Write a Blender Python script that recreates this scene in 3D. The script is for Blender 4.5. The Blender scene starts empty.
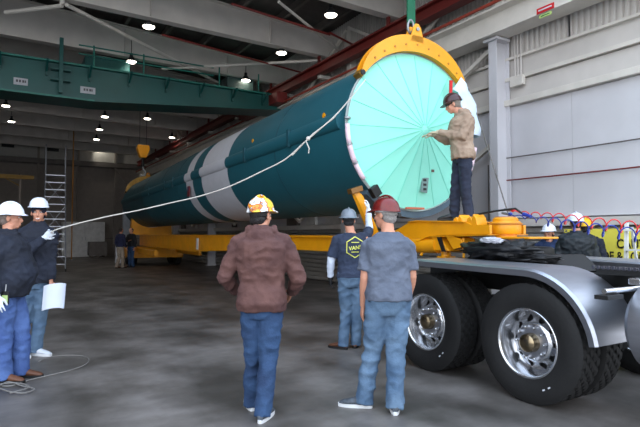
import bpy, bmesh, math, random
from math import sin, cos, pi, radians, sqrt, atan2
from mathutils import Vector as V, Matrix, noise
from mathutils.bvhtree import BVHTree
random.seed(7)
SC = bpy.context.scene
COL = SC.collection

# ---------------------------------------------------------------- camera, sky, exposure
YAW = radians(31.2)                      # camera looks 31.2 degrees right of the hall's long axis (+Y)
PITCH = math.atan(20.5 / 520)
cd = bpy.data.cameras.new('camera'); cam = bpy.data.objects.new('camera', cd); COL.objects.link(cam)
cam.location = (0, 0, 1.5)
cam.rotation_euler = (pi / 2 + PITCH, 0, -YAW)
cd.sensor_width = 36; cd.lens = 36 * 520 / 640; cd.clip_start = .1; cd.clip_end = 300
SC.camera = cam
w = bpy.data.worlds.new('sky'); SC.world = w; w.use_nodes = True
nt = w.node_tree; nt.nodes.clear()
bg = nt.nodes.new('ShaderNodeBackground'); out = nt.nodes.new('ShaderNodeOutputWorld')
tc = nt.nodes.new('ShaderNodeTexCoord'); sx = nt.nodes.new('ShaderNodeSeparateXYZ'); cr = nt.nodes.new('ShaderNodeValToRGB')
nt.links.new(tc.outputs['Generated'], sx.inputs[0]); nt.links.new(sx.outputs['Z'], cr.inputs[0])
cr.color_ramp.elements[0].position = 0.0; cr.color_ramp.elements[0].color = (.92, .95, 1, 1)
cr.color_ramp.elements[1].position = .9; cr.color_ramp.elements[1].color = (.62, .78, 1, 1)
nt.links.new(cr.outputs[0], bg.inputs[0]); nt.links.new(bg.outputs[0], out.inputs[0])
bg.inputs[1].default_value = 2.6
SC.view_settings.view_transform = 'Standard'; SC.view_settings.look = 'None'
SC.view_settings.gamma = 1; SC.view_settings.use_curve_mapping = False
SC.view_settings.exposure = 0.45
SC.cycles.max_bounces = 8; SC.cycles.diffuse_bounces = 5

# ---------------------------------------------------------------- picture <-> place
FW = V((sin(YAW), cos(YAW), 0)); RT = V((cos(YAW), -sin(YAW), 0)); UP = V((0, 0, 1)); C0 = V((0, 0, 1.5))
def ray(px, py): return (FW + RT * ((px - 320) / 520) + UP * ((234 - py) / 520))
def atF(px, py, F): return C0 + ray(px, py) * F
def atX(px, py, X): r = ray(px, py); return C0 + r * (X / r.x)
def atY(px, py, Y): r = ray(px, py); return C0 + r * (Y / r.y)
def atZ(px, py, Z): r = ray(px, py); return C0 + r * ((Z - 1.5) / r.z)

# ---------------------------------------------------------------- materials
def S(r, g, b):
    f = lambda c: (c / 12.92 if c <= .04045 else ((c + .055) / 1.055) ** 2.4)
    return (f(r / 255), f(g / 255), f(b / 255), 1)
MATS = {}
def mat(name, col, rough=.6, metal=0, var=.12, scale=4, bump=0, bscale=20, col2=None, stretch=(1, 1, 1), emit=0, coat=0, lo=.35, hi=.65):
    if name in MATS: return MATS[name]
    m = bpy.data.materials.new(name); m.use_nodes = True; n = m.node_tree.nodes; l = m.node_tree.links
    b = n['Principled BSDF']; c = S(*col)
    b.inputs['Roughness'].default_value = rough; b.inputs['Metallic'].default_value = metal
    if coat: b.inputs['Coat Weight'].default_value = coat
    t = n.new('ShaderNodeTexCoord'); mp = n.new('ShaderNodeMapping'); mp.inputs['Scale'].default_value = stretch
    l.new(t.outputs['Object'], mp.inputs[0])
    nz = n.new('ShaderNodeTexNoise'); nz.inputs['Scale'].default_value = scale; nz.inputs['Detail'].default_value = 5
    l.new(mp.outputs[0], nz.inputs['Vector'])
    r = n.new('ShaderNodeValToRGB'); r.color_ramp.elements[0].position = lo; r.color_ramp.elements[1].position = hi
    c2 = S(*col2) if col2 else tuple(min(1, x * (1 + var)) for x in c[:3]) + (1,)
    c1 = c if col2 else tuple(x * (1 - var) for x in c[:3]) + (1,)
    r.color_ramp.elements[0].color = c1; r.color_ramp.elements[1].color = c2
    l.new(nz.outputs['Fac'], r.inputs[0]); l.new(r.outputs[0], b.inputs['Base Color'])
    if bump:
        nb = n.new('ShaderNodeTexNoise'); nb.inputs['Scale'].default_value = bscale; nb.inputs['Detail'].default_value = 4
        bm_ = n.new('ShaderNodeBump'); bm_.inputs['Strength'].default_value = bump; bm_.inputs['Distance'].default_value = .02
        l.new(mp.outputs[0], nb.inputs['Vector']); l.new(nb.outputs['Fac'], bm_.inputs['Height']); l.new(bm_.outputs[0], b.inputs['Normal'])
    if emit:
        b.inputs['Emission Color'].default_value = c; b.inputs['Emission Strength'].default_value = emit
    MATS[name] = m; return m

# ---------------------------------------------------------------- mesh builder
class MB:
    def __init__(s): s.v = []; s.f = []
    def add(s, vs, fs):
        k = len(s.v); s.v += [tuple(x) for x in vs]; s.f += [tuple(i + k for i in f) for f in fs]; return s
    def box(s, c, d, R=None):
        x, y, z = d[0] / 2, d[1] / 2, d[2] / 2; c = V(c)
        vs = [V((i, j, k)) for i in (-x, x) for j in (-y, y) for k in (-z, z)]
        if R is not None: vs = [R @ q for q in vs]
        return s.add([c + q for q in vs], [(0, 1, 3, 2), (4, 6, 7, 5), (0, 4, 5, 1), (2, 3, 7, 6), (0, 2, 6, 4), (1, 5, 7, 3)])
    def bar(s, a, b, wd, ht):
        a = V(a); b = V(b); d = b - a; L = d.length; y = d.normalized()
        x = y.cross(UP); x = x.normalized() if x.length > 1e-4 else V((1, 0, 0)); z = x.cross(y)
        return s.box((a + b) / 2, (wd, L, ht), Matrix((x, y, z)).transposed())
    def rings(s, R, closed=False, cap=True):
        n = len(R[0]); fs = []
        m = len(R)
        for i in range(m if closed else m - 1):
            A = i * n; B = ((i + 1) % m) * n
            for j in range(n): k = (j + 1) % n; fs.append((A + j, A + k, B + k, B + j))
        if cap and not closed: fs.append(tuple(range(n - 1, -1, -1))); fs.append(tuple((m - 1) * n + j for j in range(n)))
        return s.add([p for r in R for p in r], fs)
    def tube(s, pts, r, n=8, cap=True, closed=False, round_=False, flat=1, up=None):
        pts = [V(p) for p in pts]; m = len(pts)
        rs = list(r) if isinstance(r, (list, tuple)) else [r] * m
        if round_:
            d0 = (pts[0] - pts[1]).normalized(); d1 = (pts[-1] - pts[-2]).normalized()
            a0, a1 = rs[0], rs[-1]
            pts = [pts[0] + d0 * a0 * .98, pts[0] + d0 * a0 * .75] + pts + [pts[-1] + d1 * a1 * .75, pts[-1] + d1 * a1 * .98]
            rs = [a0 * .2, a0 * .66] + rs + [a1 * .66, a1 * .2]; m = len(pts)
        T = []
        for i in range(m):
            if closed: t = pts[(i + 1) % m] - pts[i - 1]
            else: t = pts[min(i + 1, m - 1)] - pts[max(i - 1, 0)]
            T.append(t.normalized())
        u = V(up) if up is not None else (UP if abs(T[0].z) < .9 else V((0, 1, 0)))
        u = (u - T[0] * u.dot(T[0])).normalized(); R = []
        for i in range(m):
            u = (u - T[i] * u.dot(T[i])).normalized(); v = T[i].cross(u)
            R.append([pts[i] + (u * cos(2 * pi * j / n) + v * sin(2 * pi * j / n) * flat) * rs[i] for j in range(n)])
        return s.rings(R, closed, cap)
    def cyl(s, a, b, r, n=20, r2=None): return s.tube([a, b], [r, r if r2 is None else r2], n)
    def lathe(s, prof, n=32, c=(0, 0, 0), R=None, cap=True, closed=False):
        c = V(c); RR = []
        for (r, z) in prof:
            ring = [V((r * cos(2 * pi * j / n), r * sin(2 * pi * j / n), z)) for j in range(n)]
            if R is not None: ring = [R @ q for q in ring]
            RR.append([c + q for q in ring])
        return s.rings(RR, closed, cap)
    def ell(s, c, r, R=None, n=16, m=10):
        pr = [(max(sin(pi * i / m), .02), -cos(pi * i / m)) for i in range(m + 1)]; c = V(c); RR = []
        for (a, z) in pr:
            ring = [V((r[0] * a * cos(2 * pi * j / n), r[1] * a * sin(2 * pi * j / n), r[2] * z)) for j in range(n)]
            if R is not None: ring = [R @ q for q in ring]
            RR.append([c + q for q in ring])
        return s.rings(RR)
    def prism(s, poly, axis, a, b):
        """poly in the plane across axis ('x': (y,z), 'y': (x,z), 'z': (x,y)) from a to b"""
        f = {'x': lambda p, t: (t, p[0], p[1]), 'y': lambda p, t: (p[0], t, p[1]), 'z': lambda p, t: (p[0], p[1], t)}[axis]
        return s.rings([[f(p, a) for p in poly], [f(p, b) for p in poly]])
    def build(s, name, m, parent=None, smooth=False, bevel=0, M=None, kind=None):
        me = bpy.data.meshes.new(name); me.from_pydata(s.v, [], s.f)
        if M is not None: me.transform(M)
        bm = bmesh.new(); bm.from_mesh(me); bmesh.ops.recalc_face_normals(bm, faces=bm.faces); bm.to_mesh(me); bm.free()
        me.materials.append(m)
        if smooth: me.shade_smooth()
        if smooth == 'auto':
            me.set_sharp_from_angle(angle=radians(38))
        o = bpy.data.objects.new(name, me); COL.objects.link(o)
        if parent is not None: o.parent = parent
        if bevel:
            b = o.modifiers.new('b', 'BEVEL'); b.width = bevel; b.segments = 2; b.limit_method = 'ANGLE'
        if kind: o['kind'] = kind
        return o
def tag(o, label=None, cat=None, group=None, kind=None):
    if label: o['label'] = label
    if cat: o['category'] = cat
    if group: o['group'] = group
    if kind: o['kind'] = kind
    return o
def empty(name, loc=(0, 0, 0), rz=0, label=None, cat=None, group=None, kind=None):
    o = bpy.data.objects.new(name, None); COL.objects.link(o); o.location = loc; o.rotation_euler = (0, 0, rz); o.empty_display_size = .1
    return tag(o, label, cat, group, kind)
def struct(name, mb, m, parent=None, **k):
    o = mb.build(name, m, parent, **k)
    if parent is None: o['kind'] = 'structure'
    return o
def share(o, loc, parent=None, rot=None):
    c = o.copy(); COL.objects.link(c); c.parent = parent if parent else o.parent; c.location = loc
    if rot is not None: c.rotation_euler = rot
    return c
def copy_tree(o, parent=None):
    c = o.copy(); COL.objects.link(c); c.parent = parent
    for ch in list(o.children): copy_tree(ch, c)
    return c

# material palette
M_floor = mat('polished_concrete', (66, 62, 58), .45, 0, scale=.8, col2=(120, 114, 110), stretch=(1.6, .9, 1), bump=.05, bscale=6, lo=.36, hi=.66)
# second, finer layer of scuffs and dried wash marks on the concrete
_n = M_floor.node_tree.nodes; _l = M_floor.node_tree.links; _b = _n['Principled BSDF']; _src = _b.inputs['Base Color'].links[0].from_socket
_t = _n.new('ShaderNodeTexCoord'); _m = _n.new('ShaderNodeMapping'); _m.inputs['Rotation'].default_value = (0, 0, -YAW); _m.inputs['Scale'].default_value = (1.1, 2.0, 1); _q = _n.new('ShaderNodeTexNoise'); _q.inputs['Scale'].default_value = 1.6; _q.inputs['Detail'].default_value = 9; _q.inputs['Roughness'].default_value = .65
_r = _n.new('ShaderNodeValToRGB'); _r.color_ramp.elements[0].position = .36; _r.color_ramp.elements[0].color = (.80, .79, .77, 1); _r.color_ramp.elements[1].position = .66; _r.color_ramp.elements[1].color = (1.25, 1.25, 1.26, 1)
_x = _n.new('ShaderNodeMix'); _x.data_type = 'RGBA'; _x.blend_type = 'MULTIPLY'; _x.inputs[0].default_value = 1
_l.new(_t.outputs['Object'], _m.inputs[0]); _l.new(_m.outputs[0], _q.inputs['Vector']); _l.new(_q.outputs['Fac'], _r.inputs[0]); _l.new(_src, _x.inputs[6]); _l.new(_r.outputs[0], _x.inputs[7]); _l.new(_x.outputs[2], _b.inputs['Base Color'])
M_wall = mat('painted_wall_panel', (196, 194, 197), .6, var=.04, scale=1.5)
M_wall2 = mat('cream_siding', (196, 190, 184), .55, var=.05, scale=2)
M_beam = mat('cream_steel', (205, 199, 190), .5, var=.06, scale=3)
M_rafter = mat('rafter_steel', (208, 200, 192), .5, var=.06, scale=2)
M_dark = mat('dark_purlin', (94, 87, 82), .6)
M_roof = mat('roof_insulation', (84, 78, 74), .8)
M_red = mat('red_oxide', (110, 34, 30), .5)
M_redp = mat('red_pipe', (150, 62, 46), .5)
M_teal = mat('crane_teal', (8, 74, 70), .4, var=.1, scale=1.5)
M_rocket = mat('booster_teal', (24, 88, 100), .55, var=.05, scale=1.2)
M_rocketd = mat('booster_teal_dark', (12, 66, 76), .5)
M_white = mat('white_paint', (205, 205, 212), .45, var=.03)
M_mint = mat('mint_cover', (138, 220, 198), .5, var=.03, scale=1.3, bump=.1, bscale=5)
M_mintd = mat('mint_seam', (100, 200, 178), .5)
M_yel = mat('safety_yellow', (226, 150, 6), .42, var=.08, scale=3, bump=.04, bscale=14)
M_yell = mat('bright_yellow', (236, 182, 20), .45, var=.06)
M_blk = mat('black_paint', (12, 12, 13), .6)
M_rub = mat('tyre_rubber', (17, 16, 16), .72, var=.2, scale=9, bump=.12, bscale=40)
M_alu = mat('polished_aluminium', (214, 215, 218), .2, .96, var=.04, bump=.02, bscale=8)
M_alu2 = mat('brushed_aluminium', (166, 168, 176), .36, .9, var=.05, stretch=(1, 1, 8))
M_hub = mat('hub_reflection_tint', (150, 134, 108), .25, 1)  # brown-gold tint imitates a reflection in the hub cap
M_steel = mat('galvanised_steel', (150, 152, 154), .4, .7)
M_green = mat('green_sling', (10, 92, 62), .8, bump=.3, bscale=60)
M_redweb = mat('red_webbing', (190, 24, 28), .7)
M_rope = mat('rope_fibre', (196, 190, 180), .85, bump=.4, bscale=90)
M_lampglow = mat('lamp_glow', (255, 244, 226), .4, emit=14)
M_pink = mat('foam_sleeve', (222, 196, 206), .7)
M_tarp = mat('black_tarp', (15, 15, 17), .5, bump=.5, bscale=9)
M_ban = mat('banner_yellow', (232, 218, 84), .6, var=.04)
M_ink = mat('black_ink', (14, 14, 14), .6)
M_shutter = mat('shutter_grey', (150, 146, 140), .5, var=.05)
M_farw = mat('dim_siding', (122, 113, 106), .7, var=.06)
# ================================================================ the hall
WX = 8.7; FY = 39.0; LX = -15.0; Y0 = 5.6; ZR = 7.55      # right wall, far wall, left wall, front edge of roof and left wall (set back to let daylight in), roof underside at right wall
struct('floor', MB().box((-2, 18, -.1), (60, 42, .2)), M_floor)
struct('ground', MB().box((-2, -18, -.1), (60, 30, .2)), mat('bounce_apron_concrete', (176, 172, 164), .8, scale=.6))  # unseen apron outside, made paler to bounce light and reflect in the metals

# -------- right wall: stacked bands, each its own panel
wr = empty('wall_right', (WX, 0, 0), kind='structure')
def wbox(y0, y1, z0, z1, x0=0, x1=.12): return MB().box(((x0 + x1) / 2, (y0 + y1) / 2, (z0 + z1) / 2), (x1 - x0, y1 - y0, z1 - z0))
y = 2.2; k = 0
while y < FY:
    y2 = min(y + 3.4, FY)
    wbox(y + .003, y2 - .003, 1.82, 4.06, 0, .1).build('panel', M_wall, wr)
    wbox(y, y2, 4.20, 4.56, 0, .1).build('panel', M_wall2, wr)
    wbox(y, y2, 4.66, 5.02, .02, .1).build('panel', M_wall2, wr)
    # vertical corrugated siding, two tiers
    for (z0, z1) in ((5.04, 5.62), (5.62, 8.0)):
        pts = []; t = y
        while t < y2 - .001:
            pts += [(.0, t), (.0, t + .045), (.05, t + .06), (.05, t + .098)]; t += .113
        pts.append((.0, min(t, y2)))
        mb = MB(); n = len(pts)
        mb.add([(p[0], p[1], z0) for p in pts] + [(p[0], p[1], z1) for p in pts], [(i, i + 1, n + i + 1, n + i) for i in range(n - 1)])
        mb.build('siding_sheet', M_wall2, wr)
    # horizontal shutter slats low on the wall
    for j in range(12):
        z = .03 + j * .135
        mb = MB().prism([(.0, z), (-.035, z + .02), (-.035, z + .1), (.0, z + .128), (.03, z + .128), (.03, z)], 'y', y + .02, y2 - .02)
        mb.build('slat', M_shutter, wr)
    y = y2; k += 1
MB().box((.18, 20.6, 4.0), (.06, 36.8, 8.0)).build('backing', M_wall, wr)
MB().box((.02, 20.6, 1.72), (.34, 36.8, .14)).build('ledge', M_wall2, wr)
MB().box((-.01, 20.6, 4.13), (.2, 36.8, .12)).build('girt', M_beam, wr, bevel=.01)
MB().box((.0, 20.6, 4.61), (.16, 36.8, .07)).build('girt', M_beam, wr)
MB().box((.0, 20.6, 5.03), (.14, 36.8, .05)).build('girt', M_beam, wr)
# runway beam of the wall (cream, deep) in front of the siding
MB().prism([(-.62, 5.42), (-.62, 5.46), (-.44, 5.48), (-.44, 5.88), (-.62, 5.9), (-.62, 5.94), (-.16, 5.94), (-.16, 5.9), (-.36, 5.88), (-.36, 5.48), (-.16, 5.46), (-.16, 5.42)], 'y', 2.2, FY).build('runway_beam', M_beam, wr)
MB().cyl((-.66, 2.2, 6.0), (-.66, FY, 6.0), .035, 8).build('red_conduit', M_redp, wr)
for z, m, r in ((3.02, M_dark, .012), (2.57, M_red, .014)):
    mb = MB(); mb.tube([(-.06, 2.4 + i * .6, z + .05 * ((i - 4) / 8) ** 2) for i in range(9)], r, 6); mb.build('guide_wire', m, wr)
# columns
cols = [7.0, 12.4, 18.2, 24.0, 30.0, 36.0]
for yy in cols:
    mb = MB(); mb.box((-.42, yy, 2.71), (.02, .2, 5.42)); mb.box((-.2, yy, 2.71), (.44, .018, 5.42)); mb.box((-.05, yy, 2.71), (.02, .2, 5.42)); mb.box((-.3, yy, 5.38), (.4, .34, .05)); mb.box((-.3, yy, .015), (.42, .34, .03))
    mb.build('column', M_wall, wr, bevel=.004)
    mb = MB(); mb.box((-.1, yy, 6.7), (.24, .2, 1.6)); mb.build('column', M_beam, wr)
for a, b in zip(cols[:-1], cols[1:]):
    for z0, z1 in ((4.1, 5.35), (1.9, 3.4), (5.95, 7.5)):
        MB().bar((-.2, a + .1, z1), (-.2, (a + b) / 2 + .1, z0), .08, .08).build('brace', M_beam, wr)
        MB().bar((-.28, b - .1, z1), (-.28, (a + b) / 2 - .1, z0), .08, .08).build('brace', M_beam, wr)
# small conduits and box beside the near column
for dy in (.26, .33, .40):
    MB().cyl((-.08, 7.0 - dy, 4.55), (-.08, 7.0 - dy, 5.5), .014, 6).build('conduit', M_wall2, wr)
o = MB().box((-.1, 6.67, 4.52), (.1, .3, .2)).build('junction_box', M_beam, wr, bevel=.01)
MB().cyl((-.3, 7.25, 1.5), (-.3, 7.25, 2.9), .012, 6).build('conduit', M_dark, wr)
# white bins sitting on the ledge, seen in the gap under the booster
rb = random.Random(3)
yy = 11.5; i = 0; M_bin = mat('white_box', (190, 188, 184), .6)
while yy < 33:
    L = rb.choice((.35, .55, .8)); h = rb.uniform(.22, .34)
    mb = MB().box((0, 0, h / 2), (.12, L, h)); mb.box((0, 0, h + .01), (.13, L + .02, .02))
    if min(abs(yy - c) for c in cols) < .75: yy += .9; continue
    o = mb.build('storage_box', M_bin if i % 3 else M_dark, None, bevel=.008); o.location = (WX - .09, yy, 1.795)
    tag(o, ('pale ' if i % 3 else 'dark ') + ('long' if L > .5 else 'short') + ' box on the wall ledge, ' + ['nearest of the row', 'second', 'third', 'fourth', 'fifth', 'sixth', 'seventh', 'eighth', 'ninth', 'tenth', 'eleventh', 'twelfth', 'thirteenth', 'fourteenth', 'fifteenth', 'sixteenth', 'seventeenth'][i] + (' from the door end' if i else ''), 'box', 'boxes along the wall ledge behind the trailer')
    yy += L + rb.uniform(.5, 1.6); i += 1
# exit-like red placard on the runway beam
p = atX(549, 5, WX - .63)
s_ = empty('warning_placard', p, label='small red and white placard on the cream runway beam', cat='sign')
MB().box((0, 0, 0), (.015, .34, .1)).build('plate', M_redweb, s_); MB().box((-.012, 0, 0), (.008, .26, .022)).build('print_band', M_white, s_)
p = atX(549, 11.5, WX - .63)
s_ = empty('notice_label', p, label='small yellow green label under the red placard on the beam', cat='sign')
MB().box((0, 0, 0), (.012, .24, .06)).build('plate', mat('label_green', (170, 190, 110), .6), s_); MB().box((-.009, 0, 0), (.006, .17, .014)).build('print_band', M_green, s_)

# -------- far wall
wf = empty('wall_far', (0, FY, 0), kind='structure')
x = LX
while x < WX:
    x2 = min(x + 2.4, WX)
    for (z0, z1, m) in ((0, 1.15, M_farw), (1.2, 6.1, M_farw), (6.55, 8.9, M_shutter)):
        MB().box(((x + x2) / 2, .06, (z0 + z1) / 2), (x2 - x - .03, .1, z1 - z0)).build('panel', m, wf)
    MB().box((x2, -.08, 4.4), (.13, .2, 8.8)).build('post', M_farw, wf)
    x = x2
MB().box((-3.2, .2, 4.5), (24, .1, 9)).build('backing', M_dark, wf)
MB().box((-3.15, -.1, 6.33), (23.7, .3, .3)).build('girder', M_dark, wf)
MB().box((-3.15, -.06, 8.7), (23.7, .25, .2)).build('girder', M_dark, wf)
for a in (-12.6, -7.8, -3, 1.8, 6.6):
    MB().bar((a, -.14, 6.1), (a + 2.4, -.14, 3.2), .1, .06).build('brace', M_farw, wf)
    MB().bar((a, -.14, 1.2), (a + 2.4, -.14, 3.2), .1, .06).build('brace', M_farw, wf)
for (xa, xb, za, zb) in ((2.25, 3.0, 7.05, 7.75), (-.3, .4, 7.1, 7.8)):
    MB().box(((xa + xb) / 2, -.03, (za + zb) / 2), (xb - xa, .1, zb - za)).build('vent_opening', M_blk, wf)
# -------- left wall (out of frame, keeps the daylight out)
wl = empty('wall_left', (LX, 0, 0), kind='structure')
y = Y0
while y < FY:
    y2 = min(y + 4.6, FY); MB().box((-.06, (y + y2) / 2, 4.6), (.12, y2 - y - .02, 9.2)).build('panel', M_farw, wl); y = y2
# -------- roof: deck, purlins, rafters
RS = .065                                              # roof slope, rising to the left
def zr(x): return ZR + (WX - x) * RS
ce = empty('ceiling', (0, 0, 0), kind='structure')
mb = MB(); t = .12
for (xa, xb) in ((LX - .2, WX + .3),):
    mb.add([(xa, Y0 - .2, zr(xa) + .35), (xb, Y0 - .2, zr(xb) + .35), (xb, FY + .2, zr(xb) + .35), (xa, FY + .2, zr(xa) + .35),
            (xa, Y0 - .2, zr(xa) + .5), (xb, Y0 - .2, zr(xb) + .5), (xb, FY + .2, zr(xb) + .5), (xa, FY + .2, zr(xa) + .5)],
           [(0, 1, 2, 3), (4, 7, 6, 5), (0, 4, 5, 1), (1, 5, 6, 2), (2, 6, 7, 3), (3, 7, 4, 0)])
mb.build('roof_deck', M_roof, ce)
xx = WX - .6
while xx > LX:
    z = zr(xx); MB().prism([(xx - .05, z + .12), (xx + .05, z + .12), (xx + .05, z + .34), (xx - .05, z + .34)], 'y', Y0, FY).build('purlin', M_dark, ce); xx -= 1.25
RY = [3.4 + 3.4 * i for i in range(11)][1:]
for yy in RY:
    if yy > FY - .5: break
    mb = MB()
    zb = lambda x: 7.0 + (WX - x) * .012
    xs = [WX, WX - 4, WX - 8, WX - 16, LX]
    for h in (0,):
        for (xa, xb) in zip(xs[:-1], xs[1:]):
            mb.add([(xa, yy - .01, zb(xa)), (xb, yy - .01, zb(xb)), (xb, yy - .01, zr(xb) + .1), (xa, yy - .01, zr(xa) + .1),
                    (xa, yy + .01, zb(xa)), (xb, yy + .01, zb(xb)), (xb, yy + .01, zr(xb) + .1), (xa, yy + .01, zr(xa) + .1)],
                   [(0, 1, 2, 3), (4, 7, 6, 5), (0, 4, 5, 1), (2, 6, 7, 3)])
            for zf, dz in ((zb, 0), (lambda x: zr(x) + .1, 0)):
                mb.add([(xa, yy - .13, zf(xa) - .015), (xb, yy - .13, zf(xb) - .015), (xb, yy + .13, zf(xb) - .015), (xa, yy + .13, zf(xa) - .015),
                        (xa, yy - .13, zf(xa) + .015), (xb, yy - .13, zf(xb) + .015), (xb, yy + .13, zf(xb) + .015), (xa, yy + .13, zf(xa) + .015)],
                       [(0, 1, 2, 3), (4, 7, 6, 5), (0, 4, 5, 1), (1, 5, 6, 2), (2, 6, 7, 3), (3, 7, 4, 0)])
    for q in range(5):
        xq = WX - 2.2 - q * 3.4
        mb.box((xq, yy - .07, (zb(xq) + zr(xq)) / 2), (.015, .12, zr(xq) - zb(xq)))
    mb.build('rafter', M_rafter, ce)
# roof bracing rods, hanger post, sprinkler pipes
def rod(p, q, r=.035, m=None, name='roof_brace'): MB().cyl(p, q, r, 8).build(name, m or M_beam, ce)
rod(atZ(62, 1, 6.95), atZ(238, 92, 6.95), .05); rod(atZ(160, 67, 6.9), atZ(322, 58, 6.9), .045)
rod(atZ(0, 9, 6.93), atZ(58, 2, 6.93), .05); rod(atZ(278, -2, 6.93), atZ(342, 50, 6.93), .035)
a = atZ(58, 1, 6.95); rod(a, (a.x, a.y, 7.8), .06)
for (pa, pb) in (((230, 0), (330, 32)), ((160, 32), (320, 76)), ((330, 30), (372, 52))):
    rod(atZ(*pa, 6.88), atZ(*pb, 6.88), .03, M_red, 'sprinkler_pipe')
# red runway girder of the travelling crane
gx = WX - .5
for (z, h) in ((6.42, .05), (6.7, .05)):
    MB().box((gx, 20.6, z), (.26, 36.8, h)).build('crane_rail', M_red, ce)
MB().box((gx, 20.6, 6.56), (.025, 36.8, .26)).build('crane_rail', M_red, ce)
for yy in RY:
    if yy < FY - .5: MB().box((gx + .2, yy, 6.35), (.42, .14, .1)).build('bracket', M_beam, ce); MB().box((gx, yy, 6.87), (.06, .1, .32)).build('bracket', M_red, ce)

# -------- high-bay lamps
M_can = mat('lamp_can', (60, 60, 62), .4, .5)
lamp0 = empty('high_bay_lamp', (0, 0, 0))
MB().lathe([(.05, .22), (.07, .2), (.12, .12), (.2, .0), (.19, .0), (.11, .11), (.06, .18)], 24, cap=False, closed=True).build('reflector', M_can, lamp0, smooth=True)
MB().lathe([(.178, .01), (.15, -.02), (.08, -.035), (.01, -.04)], 24, cap=False).build('lens', M_lampglow, lamp0, smooth=True)
MB().lathe([(.06, .2), (.06, .32), (.02, .34)], 16).build('ballast', M_can, lamp0)
MB().cyl((0, 0, .33), (0, 0, 1.0), .012, 6).build('stem', M_can, lamp0)
spots = [(146, 24, 'lamp at the top of the picture above the crane labels'), (331, 12, 'lamp nearest the green sling, high above the booster'), (281, 51, 'lamp above the booster, left of the red crane rail'),
         (129, 60, 'lamp hanging just above the teal crane girder near the handrail'), (245, 79, 'lamp over the right end of the teal crane girder'), (3, 105, 'leftmost lamp, right below the teal girder at the picture edge'),
         (9, 121, 'lower of the two lamps at the left picture edge'), (103, 116, 'topmost lamp of the short column of three below the girder'), (98, 129, 'middle lamp of the short column of three below the girder'),
         (95, 139, 'lowest lamp of the short column of three, over the lit wall panel'), (146, 118, 'lamp above the yellow hook block'), (171, 137, 'lamp between the hook block and the booster')]
for i, (px, py, lb) in enumerate(spots):
    o = lamp0 if i == 0 else copy_tree(lamp0)
    p = atZ(px, py, 6.9); o.location = p; o.scale = (.85, .85, .85)
    for ch in o.children:
        if ch.name.startswith('stem'): ch.scale = (1, 1, max(.1, (zr(p.x) + .0 - 6.9) / .87 - .25))
    tag(o, 'round high-bay ' + lb, 'lamp', 'high-bay lamps under the roof')
def spot(loc, tgt, e, size=90, col=(1, .95, .85)):
    ld = bpy.data.lights.new('lamp_light', 'SPOT'); ld.energy = e; ld.spot_size = radians(size); ld.spot_blend = .6; ld.color = col; ld.shadow_soft_size = .1
    o = bpy.data.objects.new('lamp_light', ld); COL.objects.link(o); o.location = loc
    o.rotation_euler = (V(tgt) - V(loc)).to_track_quat('-Z', 'Y').to_euler()
for i, (px, py, lb) in enumerate(spots):
    p = atZ(px, py, 6.83); spot(p, (p.x, p.y, 0), 22, 130)
# wall-washing flood lamp near the far wall
fl = atY(95, 141, FY - .75)
o = empty('flood_lamp', fl, label='small flood lamp lighting the pale panel high on the far wall', cat='lamp')
MB().box((0, 0, 0), (.3, .16, .2)).build('housing', M_can, o, bevel=.02); MB().bar((0, 0, 0), (0, .75, .2), .05, .05).build('bracket', M_can, o)
MB().box((0, .085, -.02), (.24, .01, .12)).build('lens', M_lampglow, o)
spot(fl + V((.1, .15, -.1)), fl + V((1.0, .75, -1.0)), 55, 120, (1, .97, .85))

# -------- far equipment
o = empty('storage_cabinet', atZ(84, 254, 0).xyz, label='tall pale grey storage cabinet with double doors against the far wall', cat='cabinet')
ca = o.location.copy(); ca.y = FY - 1.6; o.location = (ca.x * (FY - 1.6) / atZ(84, 254, 0).y, FY - 1.6, 0)
M_cab = mat('cabinet_grey', (190, 188, 186), .5)
MB().box((0, .35, 1.15), (2.6, .7, 2.3)).build('body', M_cab, o, bevel=.02)
for s_ in (-1, 1):
    d = MB().box((s_ * .64, -.015, 1.17), (1.25, .03, 2.16)).build('door', M_cab, o, bevel=.006); MB().box((s_ * .1, -.05, 1.2), (.03, .04, .22)).build('handle', M_steel, d)
# second, darker far goods: crates
rc = random.Random(5)
for i, (px, h, L, lb) in enumerate(((4, 1.1, 1.5, 'dark crate far left by the back wall'), (98, .9, 1.1, 'low dark crate right of the pale storage cabinet'),)):
    p = atY(px, 250, FY - 2.2); o = empty('crate', (p.x, p.y, 0), label=lb, cat='crate')
    MB().box((0, 0, h / 2 + .1), (L, .9, h)).build('body', M_dark, o, bevel=.02)
    for q in (-1, 0, 1): MB().box((q * L * .35, 0, .05), (.1, .9, .1)).build('runner', M_farw, o)
# yellow jib boom and its post, far left
p = atY(33, 181, 30); q = atY(-40, 177, 30)
M_ydim = mat('dimmed_yellow', (120, 90, 10), .6)  # yellow darkened to offset the lamp spots falling on the boom
o = empty('jib_crane', (p.x - .6, 30, 0), label='yellow jib boom on a slim mast far back at the left', cat='crane')
MB().cyl((0, 0, 0), (0, 0, 4.5), .06, 12).build('mast', M_farw, o)
MB().box((-1.7, 0, 4.35), (4.6, .14, .2)).build('boom', M_ydim, o); MB().bar((0, 0, 3.9), (-.7, 0, 4.3), .05, .05).build('strut', M_ydim, o)
MB().box((0, 0, .02), (.4, .4, .04)).build('base_plate', M_yel, o)
p = atY(72, 200, 33)
o = empty('gas_pipe', (p.x, 33, 0), label='thin ochre vertical pipe rising by the rolling ladder at the back', cat='pipe')
MB().cyl((0, 0, 0), (0, 0, 7.6), .035, 8).build('riser', mat('ochre_pipe', (150, 100, 30), .5), o)
MB().lathe([(.12, 0), (.12, .03), (.05, .05)], 16).build('base_flange', M_steel, o)

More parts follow.
